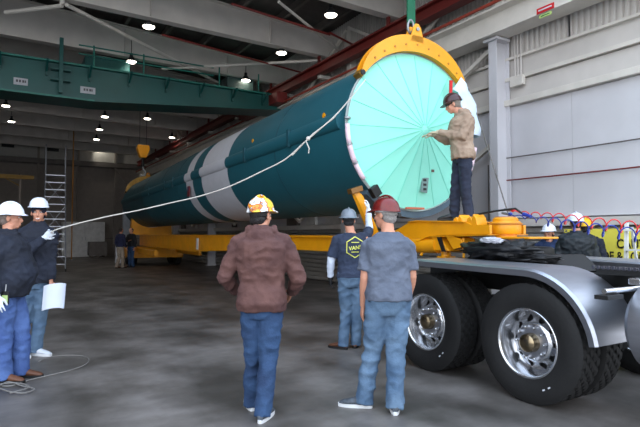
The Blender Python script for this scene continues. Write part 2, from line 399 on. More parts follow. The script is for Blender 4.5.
# -------- travelling crane (teal girder with walkway)
CY = 16.4
cr_ = empty('bridge_crane', (0, CY, 0), label='teal bridge crane girder spanning the hall below the rafters', cat='crane')
poly = [(LX + .6, 5.36), (WX - 6.5, 5.36), (WX - .9, 5.82), (WX - .4, 5.85), (WX - .4, 6.3), (LX + .6, 6.3)]
MB().prism(poly, 'y', -.16, .95).build('girder', M_teal, cr_)
M_teall = mat('crane_teal_light', (24, 106, 94), .4)
MB().box(((LX + WX) / 2, 0, 6.33), (WX - LX - 1, .6, .05)).build('top_flange', M_teall, cr_)
MB().box((LX / 2 + WX / 2 - 3.0, -.17, 5.37), (WX - LX - 7.1, .1, .05)).build('bottom_flange', M_teall, cr_)
x = WX - 1.2
while x > LX + 1:
    MB().box((x, -.2, 6.12), (.05, .1, .4)).build('stiffener', M_teal, cr_)
    MB().bar((x, -.18, 6.0), (x, -.62, 6.26), .05, .05).build('gusset', M_teal, cr_)
    x -= 1.1
for dx in (0.6, 4.4):
    px = WX - 5.7 + dx - 1.5
    for k in range(2): MB().cyl((px + k * 1.4, -.3, 6.35), (px + k * 1.4, -.3, 6.95), .025, 8).build('rail_post', M_teall, cr_)
for z in (6.65, 6.9): MB().cyl((WX - 7.0, -.3, z), (WX - 3.0, -.3, z), .022, 8).build('hand_rail', M_teall, cr_)
MB().box((WX - .75, .9, 6.14), (.4, 3.4, .36)).build('end_truck', M_red, cr_, bevel=.02)
MB().box((WX - 1.7, .9, 6.7), (1.0, .7, .6)).build('motor_box', mat('crane_grey', (60, 78, 76), .5), cr_, bevel=.03)
MB().box((2.6, .9, 6.62), (1.3, .9, .5)).build('trolley', M_teal, cr_, bevel=.03)
M_lab = mat('label_white', (170, 172, 176), .6)
for (px, py) in ((17.5, 80), (85.5, 89)):
    p = atY(px, py, CY - .17); mb = MB().box((p.x, -.17, p.z), (.34 if px < 50 else .4, .012, .19)); o = mb.build('capacity_label', M_lab, cr_)
    o2 = MB()
    for k, (dx, wd) in enumerate(((-.09, .05), (-.02, .045), (.06, .05), (.11, .03))): o2.box((p.x + dx, -.179, p.z + .01), (wd, .006, .07))
    o2.build('print', mat('print_dark', (70, 66, 70), .6), o)
p = atY(58, 60, CY - .4)
MB().box((p.x, -.4, 6.2), (.1, .1, 1.55)).build('pendant_post', M_teal, cr_); MB().box((p.x, -.3, 5.8), (.5, .2, .05)).build('post_bracket', M_teal, cr_); MB().box((p.x, -.3, 6.1), (.5, .2, .05)).build('post_bracket', M_teal, cr_)
# yellow hook block further down the hall
hp = atY(142, 151, 26)
o = empty('hook_block', hp, label='yellow hook block with cable and hook hanging over the far end of the booster', cat='hoist')
mb = MB().prism([(-.26, .3), (.26, .3), (.3, .1), (.14, -.32), (-.14, -.32), (-.3, .1)], 'y', -.16, .16)
mb.build('sheave_housing', M_yel, o, bevel=.03)
for dx in (-.16, .16): MB().cyl((dx, 0, .28), (dx, 0, zr(hp.x) + .1 - hp.z), .015, 6).build('cable', M_dark, o)
MB().cyl((0, 0, -.3), (0, 0, -.75), .07, 10).build('swivel', M_blk, o)
MB().tube([(0.0, 0, -.72), (.02, 0, -.88), (.12, 0, -1.0), (.1, 0, -1.16), (-.04, 0, -1.2), (-.13, 0, -1.1)], [.04, .045, .05, .05, .04, .02], 10).build('hook', M_steel, o, smooth=True)

# -------- rolling ladder
lp = atF(54.5, 272, 20.6); LZ = 0
lad = empty('rolling_ladder', (lp.x, lp.y, 0), -YAW + .468, 'tall silver rolling ladder with many steps standing behind the left men', 'ladder')
M_lad = mat('ladder_alu', (150, 152, 158), .35, .6)
H = 3.9
for s_ in (-1, 1):
    MB().tube([(s_ * .42, 0, .12), (s_ * .36, .7, H), (s_ * .36, .72, H + 1.25)], .028, 8).build('side_rail', M_lad, lad)
    MB().tube([(s_ * .44, 1.6, .12), (s_ * .36, 1.25, H), (s_ * .36, 1.25, H + 1.1)], .025, 8).build('rear_post', M_lad, lad)
    MB().tube([(s_ * .36, .72, H + 1.25), (s_ * .36, 1.25, H + 1.1)], .022, 8).build('hand_rail', M_lad, lad)
    MB().cyl((s_ * .44, 1.62, .26), (s_ * .38, .62, H * .8), .015, 6).build('side_brace', M_lad, lad)
    for yy in (0, 1.6):
        MB().lathe([(.06, -.02), (.06, .02)], 14, (s_ * .43, yy, .06), Matrix.Rotation(pi / 2, 3, 'Y')).build('castor', M_blk, lad)
for i in range(13):
    t = (i + 1) / 13; z = H * t
    MB().box((0, .7 * t + .03, z), (.78 - .06 * t, .2, .035)).build('step', M_lad, lad)
for (z0, z1) in ((.3, 1.5), (1.5, 2.7), (2.7, 3.8)):
    MB().cyl((-.42, 1.5, z0), (.4, 1.35, z1), .014, 6).build('cross_brace', M_lad, lad); MB().cyl((.42, 1.5, z0), (-.4, 1.35, z1), .014, 6).build('cross_brace', M_lad, lad)
MB().box((0, 1.0, H), (.7, .55, .03)).build('platform', M_lad, lad)
MB().cyl((-.36, .72, H + 1.25), (-.36, .72, H + 1.27), .03, 8)
# ================================================================ booster, hoop, sling
BP = V((5.41, 6.10, 3.08)); BR = 1.22; BYAW = -math.atan(.047); BL = 22.6
boo = empty('rocket_booster', BP, BYAW, 'long teal rocket booster stage with white bands and a mint green end cover', 'rocket')
def ybar(y0, y1): return None
RYX = Matrix.Rotation(-pi / 2, 3, 'X')                 # lathe z -> +y
def cylY(mb, prof, n=96, c=(0, 0, 0)): return mb.lathe([(r, y) for (y, r) in prof], n, c, RYX, cap=False)
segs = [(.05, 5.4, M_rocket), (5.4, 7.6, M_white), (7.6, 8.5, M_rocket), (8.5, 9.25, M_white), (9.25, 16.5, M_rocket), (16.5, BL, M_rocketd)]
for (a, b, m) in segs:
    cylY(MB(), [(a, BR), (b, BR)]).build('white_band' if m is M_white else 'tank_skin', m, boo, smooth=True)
cylY(MB(), [(0, BR + .012), (.05, BR + .012), (.05, BR), (0, BR - .02)]).build('end_ring', mat('ring_white', (214, 224, 222), .4), boo, smooth='auto')
for yy in (2.6, 10.4, 12.9, 16.5, 19.5):
    cylY(MB(), [(yy, BR), (yy, BR + .006), (yy + .035, BR + .006), (yy + .035, BR)]).build('seam_ring', M_rocketd, boo, smooth='auto')
# raceway along the left side
def raceway(y0, y1, m, nm):
    mb = MB(); R = []
    zc = .10
    for yy in (y0, y1):
        ring = []
        for j in range(16):
            t = 2 * pi * j / 16
            ring.append((-sqrt(BR * BR - zc * zc) - .075 * (sin(t)) - .0, yy, zc + .135 * cos(t)))
        R.append(ring)
    mb.rings(R); mb.build(nm, m, boo, smooth='auto')
for (a, b, m) in segs: raceway(a + .001 + (0.15 if a < 1 else 0), b, m, 'raceway')
for yy in (1.9, 4.1, 10.8, 12.0, 15.0): 
    MB().box((-BR - .055, yy, .10), (.05, .07, .3)).build('raceway_clip', M_rocketd, boo)
MB().box((-BR * .93 - .11, 8.87, -.33), (.02, .22, .3)).build('flag_decal', mat('decal_red', (120, 30, 40), .5), boo)
o = MB().box((-BR * .93 - .122, 8.87, -.27), (.02, .1, .12)).build('flag_decal', mat('decal_navy', (40, 40, 80), .5), boo)
for (yy, zz) in ((.75, .28), (3.9, .38)):
    xx = -sqrt(BR ** 2 - zz ** 2); MB().lathe([(.045, 0), (.045, .012)], 16, (xx, yy, zz), Matrix.Rotation(-pi / 2, 3, 'Y')).build('yellow_dot', M_yel, boo)
# gored mint end cover, a shallow cone bulging towards the door
N = 20; D = .26
def gz(r): return -D * (1 - r / BR) ** 1.15 - .004
mb = MB(); rs = [.02, .12, .3, .5, .75, 1.0, BR - .01]; n = N * 6; R = []
for r in rs:
    ring = []
    for j in range(n):
        ph = (j % 6) / 6; s_ = sin(pi * ph) * .006 * min(1, r / .4)
        t = 2 * pi * j / n; ring.append((r * cos(t), gz(r) - s_ if False else gz(r) + s_, r * sin(t)))
    R.append(ring)
mb.rings(R, cap=False); mb.add([(0.02 * cos(2 * pi * j / n), gz(.02), .02 * sin(2 * pi * j / n)) for j in range(n)], [tuple(range(n))])
mb.build('end_cover', M_mint, boo, smooth=True)
for k in range(N):
    t = 2 * pi * k / N
    MB().tube([(r * cos(t), gz(r) - .004, r * sin(t)) for r in (.06, .3, .6, .9, BR - .02)], .0028, 5).build('gore_seam', M_mintd, boo)
o = MB().box((.12, gz(.85) - .015, -.82), (.13, .012, .24), Matrix.Rotation(radians(8), 3, 'Y')).build('data_label', mat('label_grey', (104, 130, 126), .5), boo)
for (dx, dz) in ((0, .07), (0, 0), (0, -.07)): MB().box((.12 + dx, gz(.85) - .023, -.82 + dz), (.06, .006, .035)).build('print', M_ink, o)
MB().box((.26, gz(.66) - .008, -.6), (.05, .01, .04)).build('cover_patch', mat('patch_brown', (90, 70, 60), .6), boo)
MB().box((-.02, -.02, -1.185), (.34, .05, .03)).build('rim_tab', mat('tab_orange', (190, 100, 70), .6), boo)
# foam sleeves clamped on the rim
def sleeve(a0, a1, r=.05, nm='foam_sleeve'):
    n = max(4, int(abs(a1 - a0) / 4)); pts = [(-(BR + .02) * sin(radians(a0 + (a1 - a0) * i / n)), -.03, (BR + .02) * cos(radians(a0 + (a1 - a0) * i / n))) for i in range(n + 1)]
    return MB().tube(pts, r, 10).build(nm, M_pink, boo, smooth=True)
sleeve(90, 103, .036); sleeve(104, 116, .038); sleeve(117, 129, .036); sleeve(-97, -112, .04); sleeve(-113, -128, .04)
for a in (103.5, 116.5, -112.5, 86):
    MB().tube([(-(BR + .02) * sin(radians(a + d)), -.03, (BR + .02) * cos(radians(a + d))) for d in (-.6, .6)], .048, 10).build('rim_clamp', M_steel, boo)
# white protective sheet folded over the right rim
mb = MB(); R = []
for i in range(9):
    a = radians(-(42 + i * 5.8)); row = []
    for (rr, yy) in ((.80 + .03 * sin(i * 1.7), -.16), (.88, -.17), (.96 + .01 * sin(i * 1.9), -.15), (1.05, -.12), (1.11, -.04), (1.10, .1)):
        row.append((-BR * rr * sin(a), yy + .02 * sin(i * 2.1 + rr * 9), BR * rr * cos(a)))
    R.append(row)
R2 = [[V(p) + V((0, -.012, 0)) for p in r] for r in R]
for i in range(8):
    for j in range(5):
        pass
ng = 6; vs = [p for r in R for p in r] + [p for r in R2 for p in r]; K = 9 * ng; fs = []
for i in range(8):
    for j in range(5):
        a = i * ng + j; fs += [(a, a + 1, a + ng + 1, a + ng), (K + a, K + a + ng, K + a + ng + 1, K + a + 1)]
mb.add(vs, fs); mb.build('rim_sheet', mat('sheet_white', (206, 222, 236), .5), boo, smooth=True)

# -------- lifting hoop (near) and its twin at the far end
def hoop(name, cy, label, grp_parts=True, span=53, a_off=2):
    h = empty(name, BP + V((.047 * cy, cy, 0)), BYAW, label, 'lifting hoop')
    mb = MB(); n = 44
    rows = []
    for i in range(n + 1):
        a = radians(-span + a_off * 0 + 2 * span * i / n); t = abs(i / n * 2 - 1)
        th = .20 * (1 - t ** 2.6) + .055
        ri = BR + .014; ro = ri + th; rows.append((a, ri, ro))
    R = []
    for (a, ri, ro) in rows:
        s_, c_ = sin(a), cos(a)
        R.append([(ri * s_, -.11, ri * c_), (ro * s_, -.11, ro * c_), (ro * s_, -.09, ro * c_), ((ri + .03) * s_, -.09, (ri + .03) * c_), ((ri + .03) * s_, .04, (ri + .03) * c_), (ro * s_, .04, ro * c_), (ro * s_, .06, ro * c_), (ri * s_, .06, ri * c_)])
    mb.rings(R); mb.build('hoop_frame', M_yel if cy < 10 else mat('pale_yellow', (206, 160, 70), .5), h, smooth='auto')
    for s_ in (-1, 1):
        a = radians(span * s_); e = V(((BR + .05) * sin(a), 0, (BR + .05) * cos(a)))
        MB().box(e + V((0, -.02, 0)), (.1, .18, .08), Matrix.Rotation(a, 3, 'Y')).build('end_block', mat('brass_block', (150, 110, 40), .4, .5), h, bevel=.01)
        MB().cyl(e + V((0, -.13, 0)), e + V((0, -.08, 0)), .04, 12).build('pin', M_blk, h)
    for k in range(-4, 5):
        a = radians(k * 9.5); r_ = BR + .13 * (1 - abs(k) / 9) ; MB().cyl((r_ * sin(a), -.118, r_ * cos(a)), (r_ * sin(a), -.1, r_ * cos(a)), .018, 8).build('bolt', mat('bolt_ochre', (170, 110, 20), .5), h)
    # lifting lug
    pr = [(-.14, BR + .16), (-.075, BR + .40), (-.03, BR + .46), (.03, BR + .46), (.075, BR + .40), (.14, BR + .16)]
    for yy in (-.11, .03): MB().prism(pr, 'y', yy, yy + .03).build('lug', M_yel, h, bevel=.008)
    MB().cyl((0, -.13, BR + .37), (0, .08, BR + .37), .03, 12).build('lug_pin', M_steel, h)
    return h
hoop('lifting_hoop', 0.02, 'yellow crescent lifting hoop clamped over the mint covered end')
hoop('lifting_hoop', BL - .35, 'pale yellow lifting hoop over the far end of the booster', span=62)
tagp = boo
# sling
top = BP + V((0, .05, BR + .39))
sl = empty('green_sling', top, 0, 'bright green webbing sling rising from the yellow hoop lug', 'sling')
for dx, dy in ((-.045, .0), (.05, .03)):
    MB().prism([(dx - .045, .12), (dx + .045, .12), (dx * .9 + .05, 1.2), (dx * 1.2 + .05, 2.4), (dx * 1.2 - .05, 2.4), (dx * .9 - .05, 1.2)], 'y', dy - .012, dy + .012).build('strap', M_green, sl)
MB().tube([(-.02 + .06 * cos(t), 0, .06 + .11 * sin(t)) for t in [2 * pi * i / 16 for i in range(16)]], .02, 8, closed=True).build('shackle', M_steel, sl, smooth=True)
MB().cyl((-.12, 0, 2.4), (.14, 0, 2.4), .05, 12).build('pin', M_steel, sl)
for dx in (-.1, .12): MB().cyl((dx, 0, 2.38), (dx, 0, 3.3), .015, 8).build('hoist_cable', M_dark, sl)
# red lashing on the hoop's right end
e = atY(452, 81, BP.y - .2)
o = MB().prism([(e.x - .03, e.z + .03), (e.x + .03, e.z + .03), (e.x + .01, e.z - .24), (e.x - .04, e.z - .24)], 'y', e.y - .02, e.y).build('red_strap', M_redweb)
tag(o, 'short red strap hanging from the right end of the near hoop', 'strap')

# -------- tag line: rope from the gloved hand to the booster
pts = [(51.5, 232.5, 6.2), (57, 229.5, 6.3), (80, 223, 6.7), (110, 216, 7.0), (140, 210, 7.1), (170, 203, 7.1), (200, 196, 7.1), (230, 186, 7.05), (262, 171, 7.0), (285, 159, 7.0), (303, 143, 7.0), (318, 130, 7.05), (335, 115, 7.1), (350, 98, 7.2), (366, 78, 7.35)]
P = [atF(*p) for p in pts]
rp = empty('tag_line', P[0], 0, 'thin pale rope running from the gloved hand up to the near hoop', 'rope')
def smooth_path(P, k=6):
    out = []
    for i in range(len(P) - 1):
        p0 = P[max(i - 1, 0)]; p1 = P[i]; p2 = P[i + 1]; p3 = P[min(i + 2, len(P) - 1)]
        for j in range(k):
            t = j / k; out.append(.5 * ((2 * p1) + (p2 - p0) * t + (2 * p0 - 5 * p1 + 4 * p2 - p3) * t * t + (3 * p1 - p0 - 3 * p2 + p3) * t ** 3))
    out.append(P[-1]); return out
ROPEP = P
MB().tube([p - P[0] for p in smooth_path(P)], .009, 6).build('rope', M_rope, rp, smooth=True)
K = atF(308, 138, 7.0)
MB().tube([p - P[0] for p in (K, atF(306, 141, 6.98), atF(309, 148, 6.98), atF(308.5, 153, 7.0))], .009, 6).build('loose_end', M_rope, rp)
MB().ell(K - P[0], (.03, .03, .03)).build('knot', M_rope, rp, smooth=True)
MB().tube([p - P[0] for p in (atF(292, 155, 7), atF(312, 134, 7.02), atF(333, 118, 7.1), atF(345, 104, 7.2))], .008, 6).build('second_strand', M_rope, rp)
g0 = atF(478, 112, 7.9); g1 = V((5.3, 4.25, 1.68))
gc = empty('guy_cable', g1, 0, 'thin dark cable slanting up from the turntable past the column', 'cable')
MB().cyl((0, 0, 0), g0 - g1, .008, 6).build('wire', M_dark, gc)
# the loose coil on the floor by the left men
fp = [(0, 383), (14, 384), (34, 378), (55, 373), (72, 369), (86, 364), (91, 359), (86, 355), (70, 354), (52, 356), (42, 360)]
fp2 = [(0, 386), (12, 380), (26, 384), (38, 387), (26, 391), (8, 388), (2, 383), (20, 381), (33, 385), (14, 391)]
rf = empty('floor_rope', atZ(45, 372, 0), 0, 'slack loop of pale rope lying on the floor by brown shoes', 'rope')
for k, f in enumerate((fp, fp2)):
    MB().tube([atZ(*p, .01 + .008 * k) - rf.location for p in f] if False else smooth_path([atZ(p[0], p[1], .009 + .012 * k) - rf.location for p in f], 5), .007, 6).build('rope', mat('rope_dull', (120, 116, 112), .85), rf, smooth=True)

# ================================================================ trailer under the booster
tr = empty('booster_trailer', (BP.x, BP.y, 0), BYAW, 'long yellow transport trailer with gooseneck carrying the booster', 'trailer')
def side_beam(x):
    poly = [(.1, 1.2), (3.5, 1.19), (10.5, .93), (20.6, .93), (20.6, 1.45), (.1, 1.45)]
    o = MB().prism(poly, 'x', x - .04, x + .04).build('side_beam', M_yel, tr, bevel=.005)
    for z, f in ((1.45, None),): MB().box((x, 10.35, 1.455), (.2, 20.5, .03)).build('beam_flange', M_yel, tr)
    for yy in range(1, 20, 2): MB().box((x + (.07 if x < 0 else -.07), yy + .4, 1.33), (.1, .02, .2)).build('web_stiffener', M_yel, tr)
    return o
side_beam(-.62); side_beam(.62)
for k in range(8): MB().box((0, .8 + k * 2.7, 1.3), (1.2, .16, .2)).build('cross_member', M_yel, tr)
o = MB().box((-.672, 9.95, 1.19), (.012, .22, .36)).build('reflector_plate', M_white, tr)
# rear frame with wheels
MB().box((0, 20.6, .62), (2.4, 2.6, .5)).build('rear_frame', M_yel, tr, bevel=.03)
MB().box((-.9, 17.4, .72), (.12, 4.2, .24)).build('lower_rail', M_yel, tr); MB().box((.9, 17.4, .72), (.12, 4.2, .24)).build('lower_rail', M_yel, tr)
for sx in (-1.05, 1.05):
    for yy in (20.0, 21.3):
        t = MB().lathe([(.2, -.13), (.44, -.14), (.48, -.1), (.48, .1), (.44, .14), (.2, .13)], 32, (sx, yy, .48), Matrix.Rotation(pi / 2, 3, 'Y')).build('tyre', M_rub, tr, smooth='auto')
        MB().lathe([(.2, -.15), (.12, -.1), (.05, -.12)], 24, (sx, yy, .48), Matrix.Rotation(-pi / 2, 3, 'Y') if sx > 0 else Matrix.Rotation(pi / 2, 3, 'Y')).build('rim', M_yel, t)
MB().box((-1.0, 22.6, 1.9), (.35, .35, 2.9)).build('end_post', mat('end_grey', (120, 124, 130), .5), tr, bevel=.02)
MB().box((1.0, 22.6, 1.9), (.35, .35, 2.9)).build('end_post', mat('end_grey', (120, 124, 130), .5), tr, bevel=.02)
MB().box((-1.45, 22.2, .5), (.25, .4, 1.0)).build('white_jack', M_white, tr, bevel=.02)
def saddle(y, top=.03, wd=.3, nm='saddle'):
    n = 24; ring = []
    for i in range(n + 1):
        a = radians(-50 + 100 * i / n); ring.append(((BR + top) * sin(a), BP.z - (BR + top) * cos(a)))
    poly = ring + [(1.0, 1.46), (-1.0, 1.46)]
    MB().prism(poly, 'y', y, y + wd).build(nm, M_yel, tr)
saddle(21.0, .03, .4)
mb = MB(); n = 24; R = []
for i in range(n + 1):
    a = radians(-42 + 84 * i / n); R.append([((BR + .002) * sin(a), .02, BP.z - (BR + .002) * cos(a)), ((BR + .1) * sin(a), .02, BP.z - (BR + .1) * cos(a)), ((BR + .1) * sin(a), .26, BP.z - (BR + .1) * cos(a)), ((BR + .002) * sin(a), .26, BP.z - (BR + .002) * cos(a))])
R = [[(p[0], p[1] + .0, p[2] - .012) for p in r] for r in R]
mb.rings(R); mb.build('saddle_pad', mat('pad_shadow_grey', (74, 92, 104), .7), tr)  # pad coloured as the grey-blue shadow band under the booster
# trunnion arm left of the cover
for s_ in (-1,):
    MB().tube([(s_ * 1.17, -.1, 2.10), (s_ * 1.1, -.1, 2.02), (s_ * .84, -.02, 1.62), (s_ * .66, .1, 1.4)], [.05, .075, .085, .09], 8, flat=.8).build('trunnion_arm', M_yel, tr, smooth='auto')
    MB().box((s_ * 1.18, -.14, 2.12), (.2, .12, .08), Matrix.Rotation(s_ * .3, 3, 'Y')).build('arm_clamp', mat('clamp_bronze', (120, 84, 40), .4, .5), tr, bevel=.01)
    MB().box((s_ * .8, -.08, 2.12), (.14, .1, .16), Matrix.Rotation(s_ * .6, 3, 'Y')).build('rubber_stop', M_blk, tr, bevel=.01)
# gooseneck (profile in y, z)
gp = [(-1.9, 1.50), (-1.9, 1.61), (-1.6, 1.612), (-1.5, 1.65), (-.6, 1.685), (-.4, 1.67), (-.2, 1.60), (.1, 1.5), (.6, 1.46), (.6, 1.2), (.0, 1.2), (-.35, 1.28), (-.55, 1.39), (-.8, 1.47), (-1.2, 1.49)]
for x0, x1 in ((-.42, -.38), (.16, .20)): MB().prism(gp, 'x', x0, x1).build('gooseneck_plate', M_yel, tr)
MB().prism([(-1.5, 1.645), (-.6, 1.68), (-.4, 1.665), (-.4, 1.675), (-.6, 1.69), (-1.5, 1.655)], 'x', -.46, .24).build('gooseneck_top', M_yel, tr)
MB().prism([(-1.9, 1.495), (-.8, 1.465), (-.55, 1.385), (-.57, 1.375), (-.8, 1.455), (-1.9, 1.485)], 'x', -.46, .24).build('gooseneck_bottom', M_yel, tr)
MB().cyl((-.36, -.95, 1.35), (-.36, .0, 1.33), .11, 20).build('torsion_tube', M_yel, tr, smooth='auto')
MB().cyl((.1, -.95, 1.35), (.1, .0, 1.33), .11, 20).build('torsion_tube', M_yel, tr, smooth='auto')
for yy in (-.62, -.45): MB().cyl((-.4, yy, 1.2), (-.38, yy - .03, 1.28), .02, 8).build('drain_leg', M_yel, tr)
MB().cyl((-.33, -1.05, 1.17), (-.33, -1.05, 1.4), .065, 16).build('landing_leg', M_yel, tr, smooth='auto'); MB().box((-.33, -1.05, 1.195), (.17, .17, .02)).build('leg_foot', M_yel, tr)
MB().prism([(-1.22, 1.28), (-1.04, 1.47), (-.88, 1.47), (-.92, 1.28)], 'x', -.44, -.24).build('bracket', M_yel, tr, bevel=.008)
MB().prism([(-1.48, 1.34), (-1.44, 1.44), (-1.26, 1.48), (-1.16, 1.48), (-1.3, 1.3)], 'x', -.44, -.2).build('bracket', M_yel, tr, bevel=.008)
MB().prism([(-1.1, 1.27), (-1.17, 1.27), (-1.08, 1.475), (-1.0, 1.475)], 'x', -.452, -.44).build('bracket_stripe', M_blk, tr)
MB().cyl((-.4, -1.45, 1.2), (-.4, -1.45, 1.45), .016, 8).build('drop_pin', M_yel, tr)
# turntable at the front
TT = (-.12, -1.87)
for (nm, pr) in (('turntable_neck', [(.13, 1.38), (.13, 1.5)]), ('turntable_ring', [(.17, 1.5), (.18, 1.515), (.18, 1.635), (.17, 1.65)]), ('turntable_cap', [(.15, 1.65), (.15, 1.68), (.13, 1.7)])):
    MB().lathe(pr, 40, (TT[0], TT[1], 0)).build(nm, M_yel, tr, smooth='auto')
MB().lathe([(.182, 1.61), (.195, 1.615), (.195, 1.63), (.182, 1.635)], 40, (TT[0], TT[1], 0)).build('weld_ring', mat('ochre', (190, 120, 10), .5), tr)
MB().lathe([(.12, 1.70), (.12, 1.712)], 32, (TT[0], TT[1], 0)).build('grease_plate', mat('worn_pink', (170, 130, 110), .5), tr)
MB().box((TT[0] + .06, TT[1] - .2, 1.455), (.5, .6, .025)).build('apron_plate', M_yel, tr, bevel=.008)
for (dx, dy) in ((-.2, .28), (-.2, .52)):
    MB().prism([(dy - .1, 1.6), (dy - .07, 1.7), (dy - .02, 1.75), (dy, 1.68), (dy + .03, 1.72), (dy + .08, 1.7), (dy + .11, 1.6)], 'x', TT[0] + dx - .08, TT[0] + dx + .1).build('latch_lug', M_yel, tr, bevel=.012)
    t_ = TT[1]
for o in [c for c in tr.children if c.name.startswith('latch_lug')]: o.location = (0, TT[1], .0)
# ================================================================ tractor unit
TX = 3.97                                              # outer face of the left tyres
W1, W2 = 4.35, 3.04                                    # axle positions (Y)
AX = .53; RTY = .53; WK = .53 / .515; TW = .285
tk = empty('semi_truck', (5.2, 3.6, 0), 0, 'parked road tractor with polished dual wheels and silver fenders under the gooseneck', 'truck')
def L(x, y, z): return V((x - 5.2, y - 3.6, z))
RZX = Matrix.Rotation(-pi / 2, 3, 'Y')                 # lathe z -> -x (outward on the left side)
def tyre_mesh():
    n = 144; mb = MB(); R = []
    prof = [(.292, -.12), (.34, -.138), (.42, -.146), (.47, -.138), (.497, -.128), (.512, -.118)]
    lanes = [(-.118, -.075), (-.068, -.026), (-.019, .019), (.026, .068), (.075, .118)]
    pr = [(r, z, 0) for r, z in prof]
    for i, (a, b) in enumerate(lanes):
        pr += [(.515, a, i + 1), (.515, b, i + 1)]
        if i < 4: pr += [(.499, b + .001, 0), (.499, lanes[i + 1][0] - .001, 0)]
    pr += [(r, -z, 0) for r, z in reversed(prof)]
    for (r, z, lane) in pr:
        ring = []
        for j in range(n):
            rr = r
            if lane and ((j + lane * 2) % 4 == 0): rr = r - .011
            t = 2 * pi * j / n; ring.append((rr * cos(t), rr * sin(t), z))
        R.append(ring)
    mb.rings(R, cap=False, closed=True); return mb
def disc_mesh():
    """aluminium rim: outer flange, deep barrel, disc with ten hand holes"""
    mb = MB()
    mb.lathe([(.298, .118), (.304, .13), (.298, .137), (.286, .134), (.279, .12), (.272, .07), (.262, .03), (.258, -.005), (.252, -.03), (.244, -.045), (.25, -.06), (.27, -.07), (.288, -.12), (.292, .0)], 80, cap=False, closed=True)
    return mb
def plate_mesh():
    n = 120; mb = MB(); rs = [.108, .13, .155, .178, .19, .202, .214, .226, .238, .25]
    zc = {.108: .035, .13: .035, .155: .033, .178: .012, .19: -.005, .202: -.016, .214: -.026, .226: -.034, .238: -.04, .25: -.044}
    vs = []; fs = []
    for side in (0, 1):
        for r in rs:
            for j in range(n):
                t = 2 * pi * j / n; vs.append((r * cos(t), r * sin(t), zc[r] - side * .014))
    m = len(rs) * n
    def hole(i, j):
        rc = (rs[i] + rs[i + 1]) / 2; t = ((j + .5) % 12 - 6) / 12 * (2 * pi / 10) * rc
        return ((rc - .208) / .029) ** 2 + (t / .030) ** 2 < 1
    H = [[hole(i, j) for j in range(n)] for i in range(len(rs) - 1)]
    for i in range(len(rs) - 1):
        for j in range(n):
            a = i * n + j; b = i * n + (j + 1) % n
            if not H[i][j]:
                fs.append((a, b, b + n, a + n)); fs.append((m + a, m + a + n, m + b + n, m + b))
                for (di, dj, e) in ((1, 0, (a + n, b + n)), (-1, 0, (a, b)), (0, 1, (b, b + n)), (0, -1, (a, a + n))):
                    ii = i + di; jj = (j + dj) % n
                    if 0 <= ii < len(rs) - 1 and H[ii][jj]: fs.append((e[0], e[1], m + e[1], m + e[0]))
    mb.add(vs, fs); return mb
def wheel(x, y, sgn, outer=True, proto=None):
    """sgn -1: outer face towards -X"""
    R = Matrix.Rotation(-pi / 2, 4, 'Y') if sgn < 0 else Matrix.Rotation(pi / 2, 4, 'Y')
    if proto:
        t = copy_tree(proto, tk); t.location = L(x, y, AX); t.scale = (WK, WK, 1); t.rotation_euler = (R @ Matrix.Rotation(random.uniform(0, .6), 4, 'Z')).to_euler(); return t
    t = tyre_mesh().build('tyre', M_rub, tk, smooth='auto'); t.location = L(x, y, AX); t.scale = (WK, WK, 1); t.rotation_euler = R.to_euler()
    disc_mesh().build('rim', M_alu, t, smooth=True); plate_mesh().build('wheel_disc', M_alu, t, smooth='auto')
    MB().lathe([(.085, .03), (.082, .09), (.076, .125), (.055, .14), (.01, .143)], 40).build('hub_cap', M_hub if True else M_alu, t, smooth='auto')
    MB().lathe([(.15, .036), (.15, .05), (.1, .055)], 48).build('hub_flange', M_alu2, t, smooth='auto')
    MB().lathe([(.01, -.035), (.2, -.06), (.24, -.075), (.2, -.12), (.01, -.12)], 40).build('hole_backing', M_blk, t, smooth='auto')  # black backing added so the hand holes read dark
    for k in range(10):
        a = 2 * pi * (k + .5) / 10; MB().lathe([(.017, .04), (.016, .085), (.008, .095)], 8, (.138 * cos(a), .138 * sin(a), 0)).build('lug_nut', M_alu, t, smooth='auto')
    a = 1.1; MB().cyl((.262 * cos(a), .262 * sin(a), .05), (.25 * cos(a), .25 * sin(a), .12), .006, 6).build('valve_stem', M_alu, t)
    for a in (3.6, 3.75):                                # white size marks on the sidewall
        MB().box((.395 * cos(a), .395 * sin(a), .1455), (.012, .022, .004), Matrix.Rotation(a, 3, 'Z')).build('sidewall_mark', M_white, t)
    return t
w0 = wheel(TX + TW / 2, W2, -1)
wheel(TX + TW / 2, W1, -1, proto=w0)
for yy in (W1, W2):
    wheel(TX + TW * 1.5 + .045, yy, 1, proto=w0)
    wheel(6.43 - TW / 2, yy, 1, proto=w0); wheel(6.43 - TW * 1.5 - .045, yy, -1, proto=w0)
    MB().cyl(L(4.3, yy, AX), L(6.1, yy, AX), .09, 16).build('axle', M_blk, tk)
    MB().ell(L(5.2, yy, AX), (.24, .26, .24)).build('differential', M_blk, tk, smooth=True)
# frame rails, grating
for x in (4.82, 5.58): MB().box(L(x, 1.8, 1.0), (.09, 6.6, .26)).build('frame_rail', M_blk, tk, bevel=.008)
for k in range(5): MB().box(L(5.2, -.8 + 1.35 * k, .98), (.72, .12, .18)).build('cross_member', M_blk, tk)
MB().box(L(4.72, .7, 1.17), (.42, 4.0, .05)).build('catwalk', M_rub, tk)
mb = MB()
for i in range(95): mb.box(L(4.50, 2.72 - .045 * i, 1.205), (.02, .02, .03)); mb.box(L(4.6, 2.70 - .045 * i, 1.2), (.05, .012, .02))
mb.build('tread_studs', mat('stud_grey', (70, 70, 80), .4, .5), tk, kind='stuff')
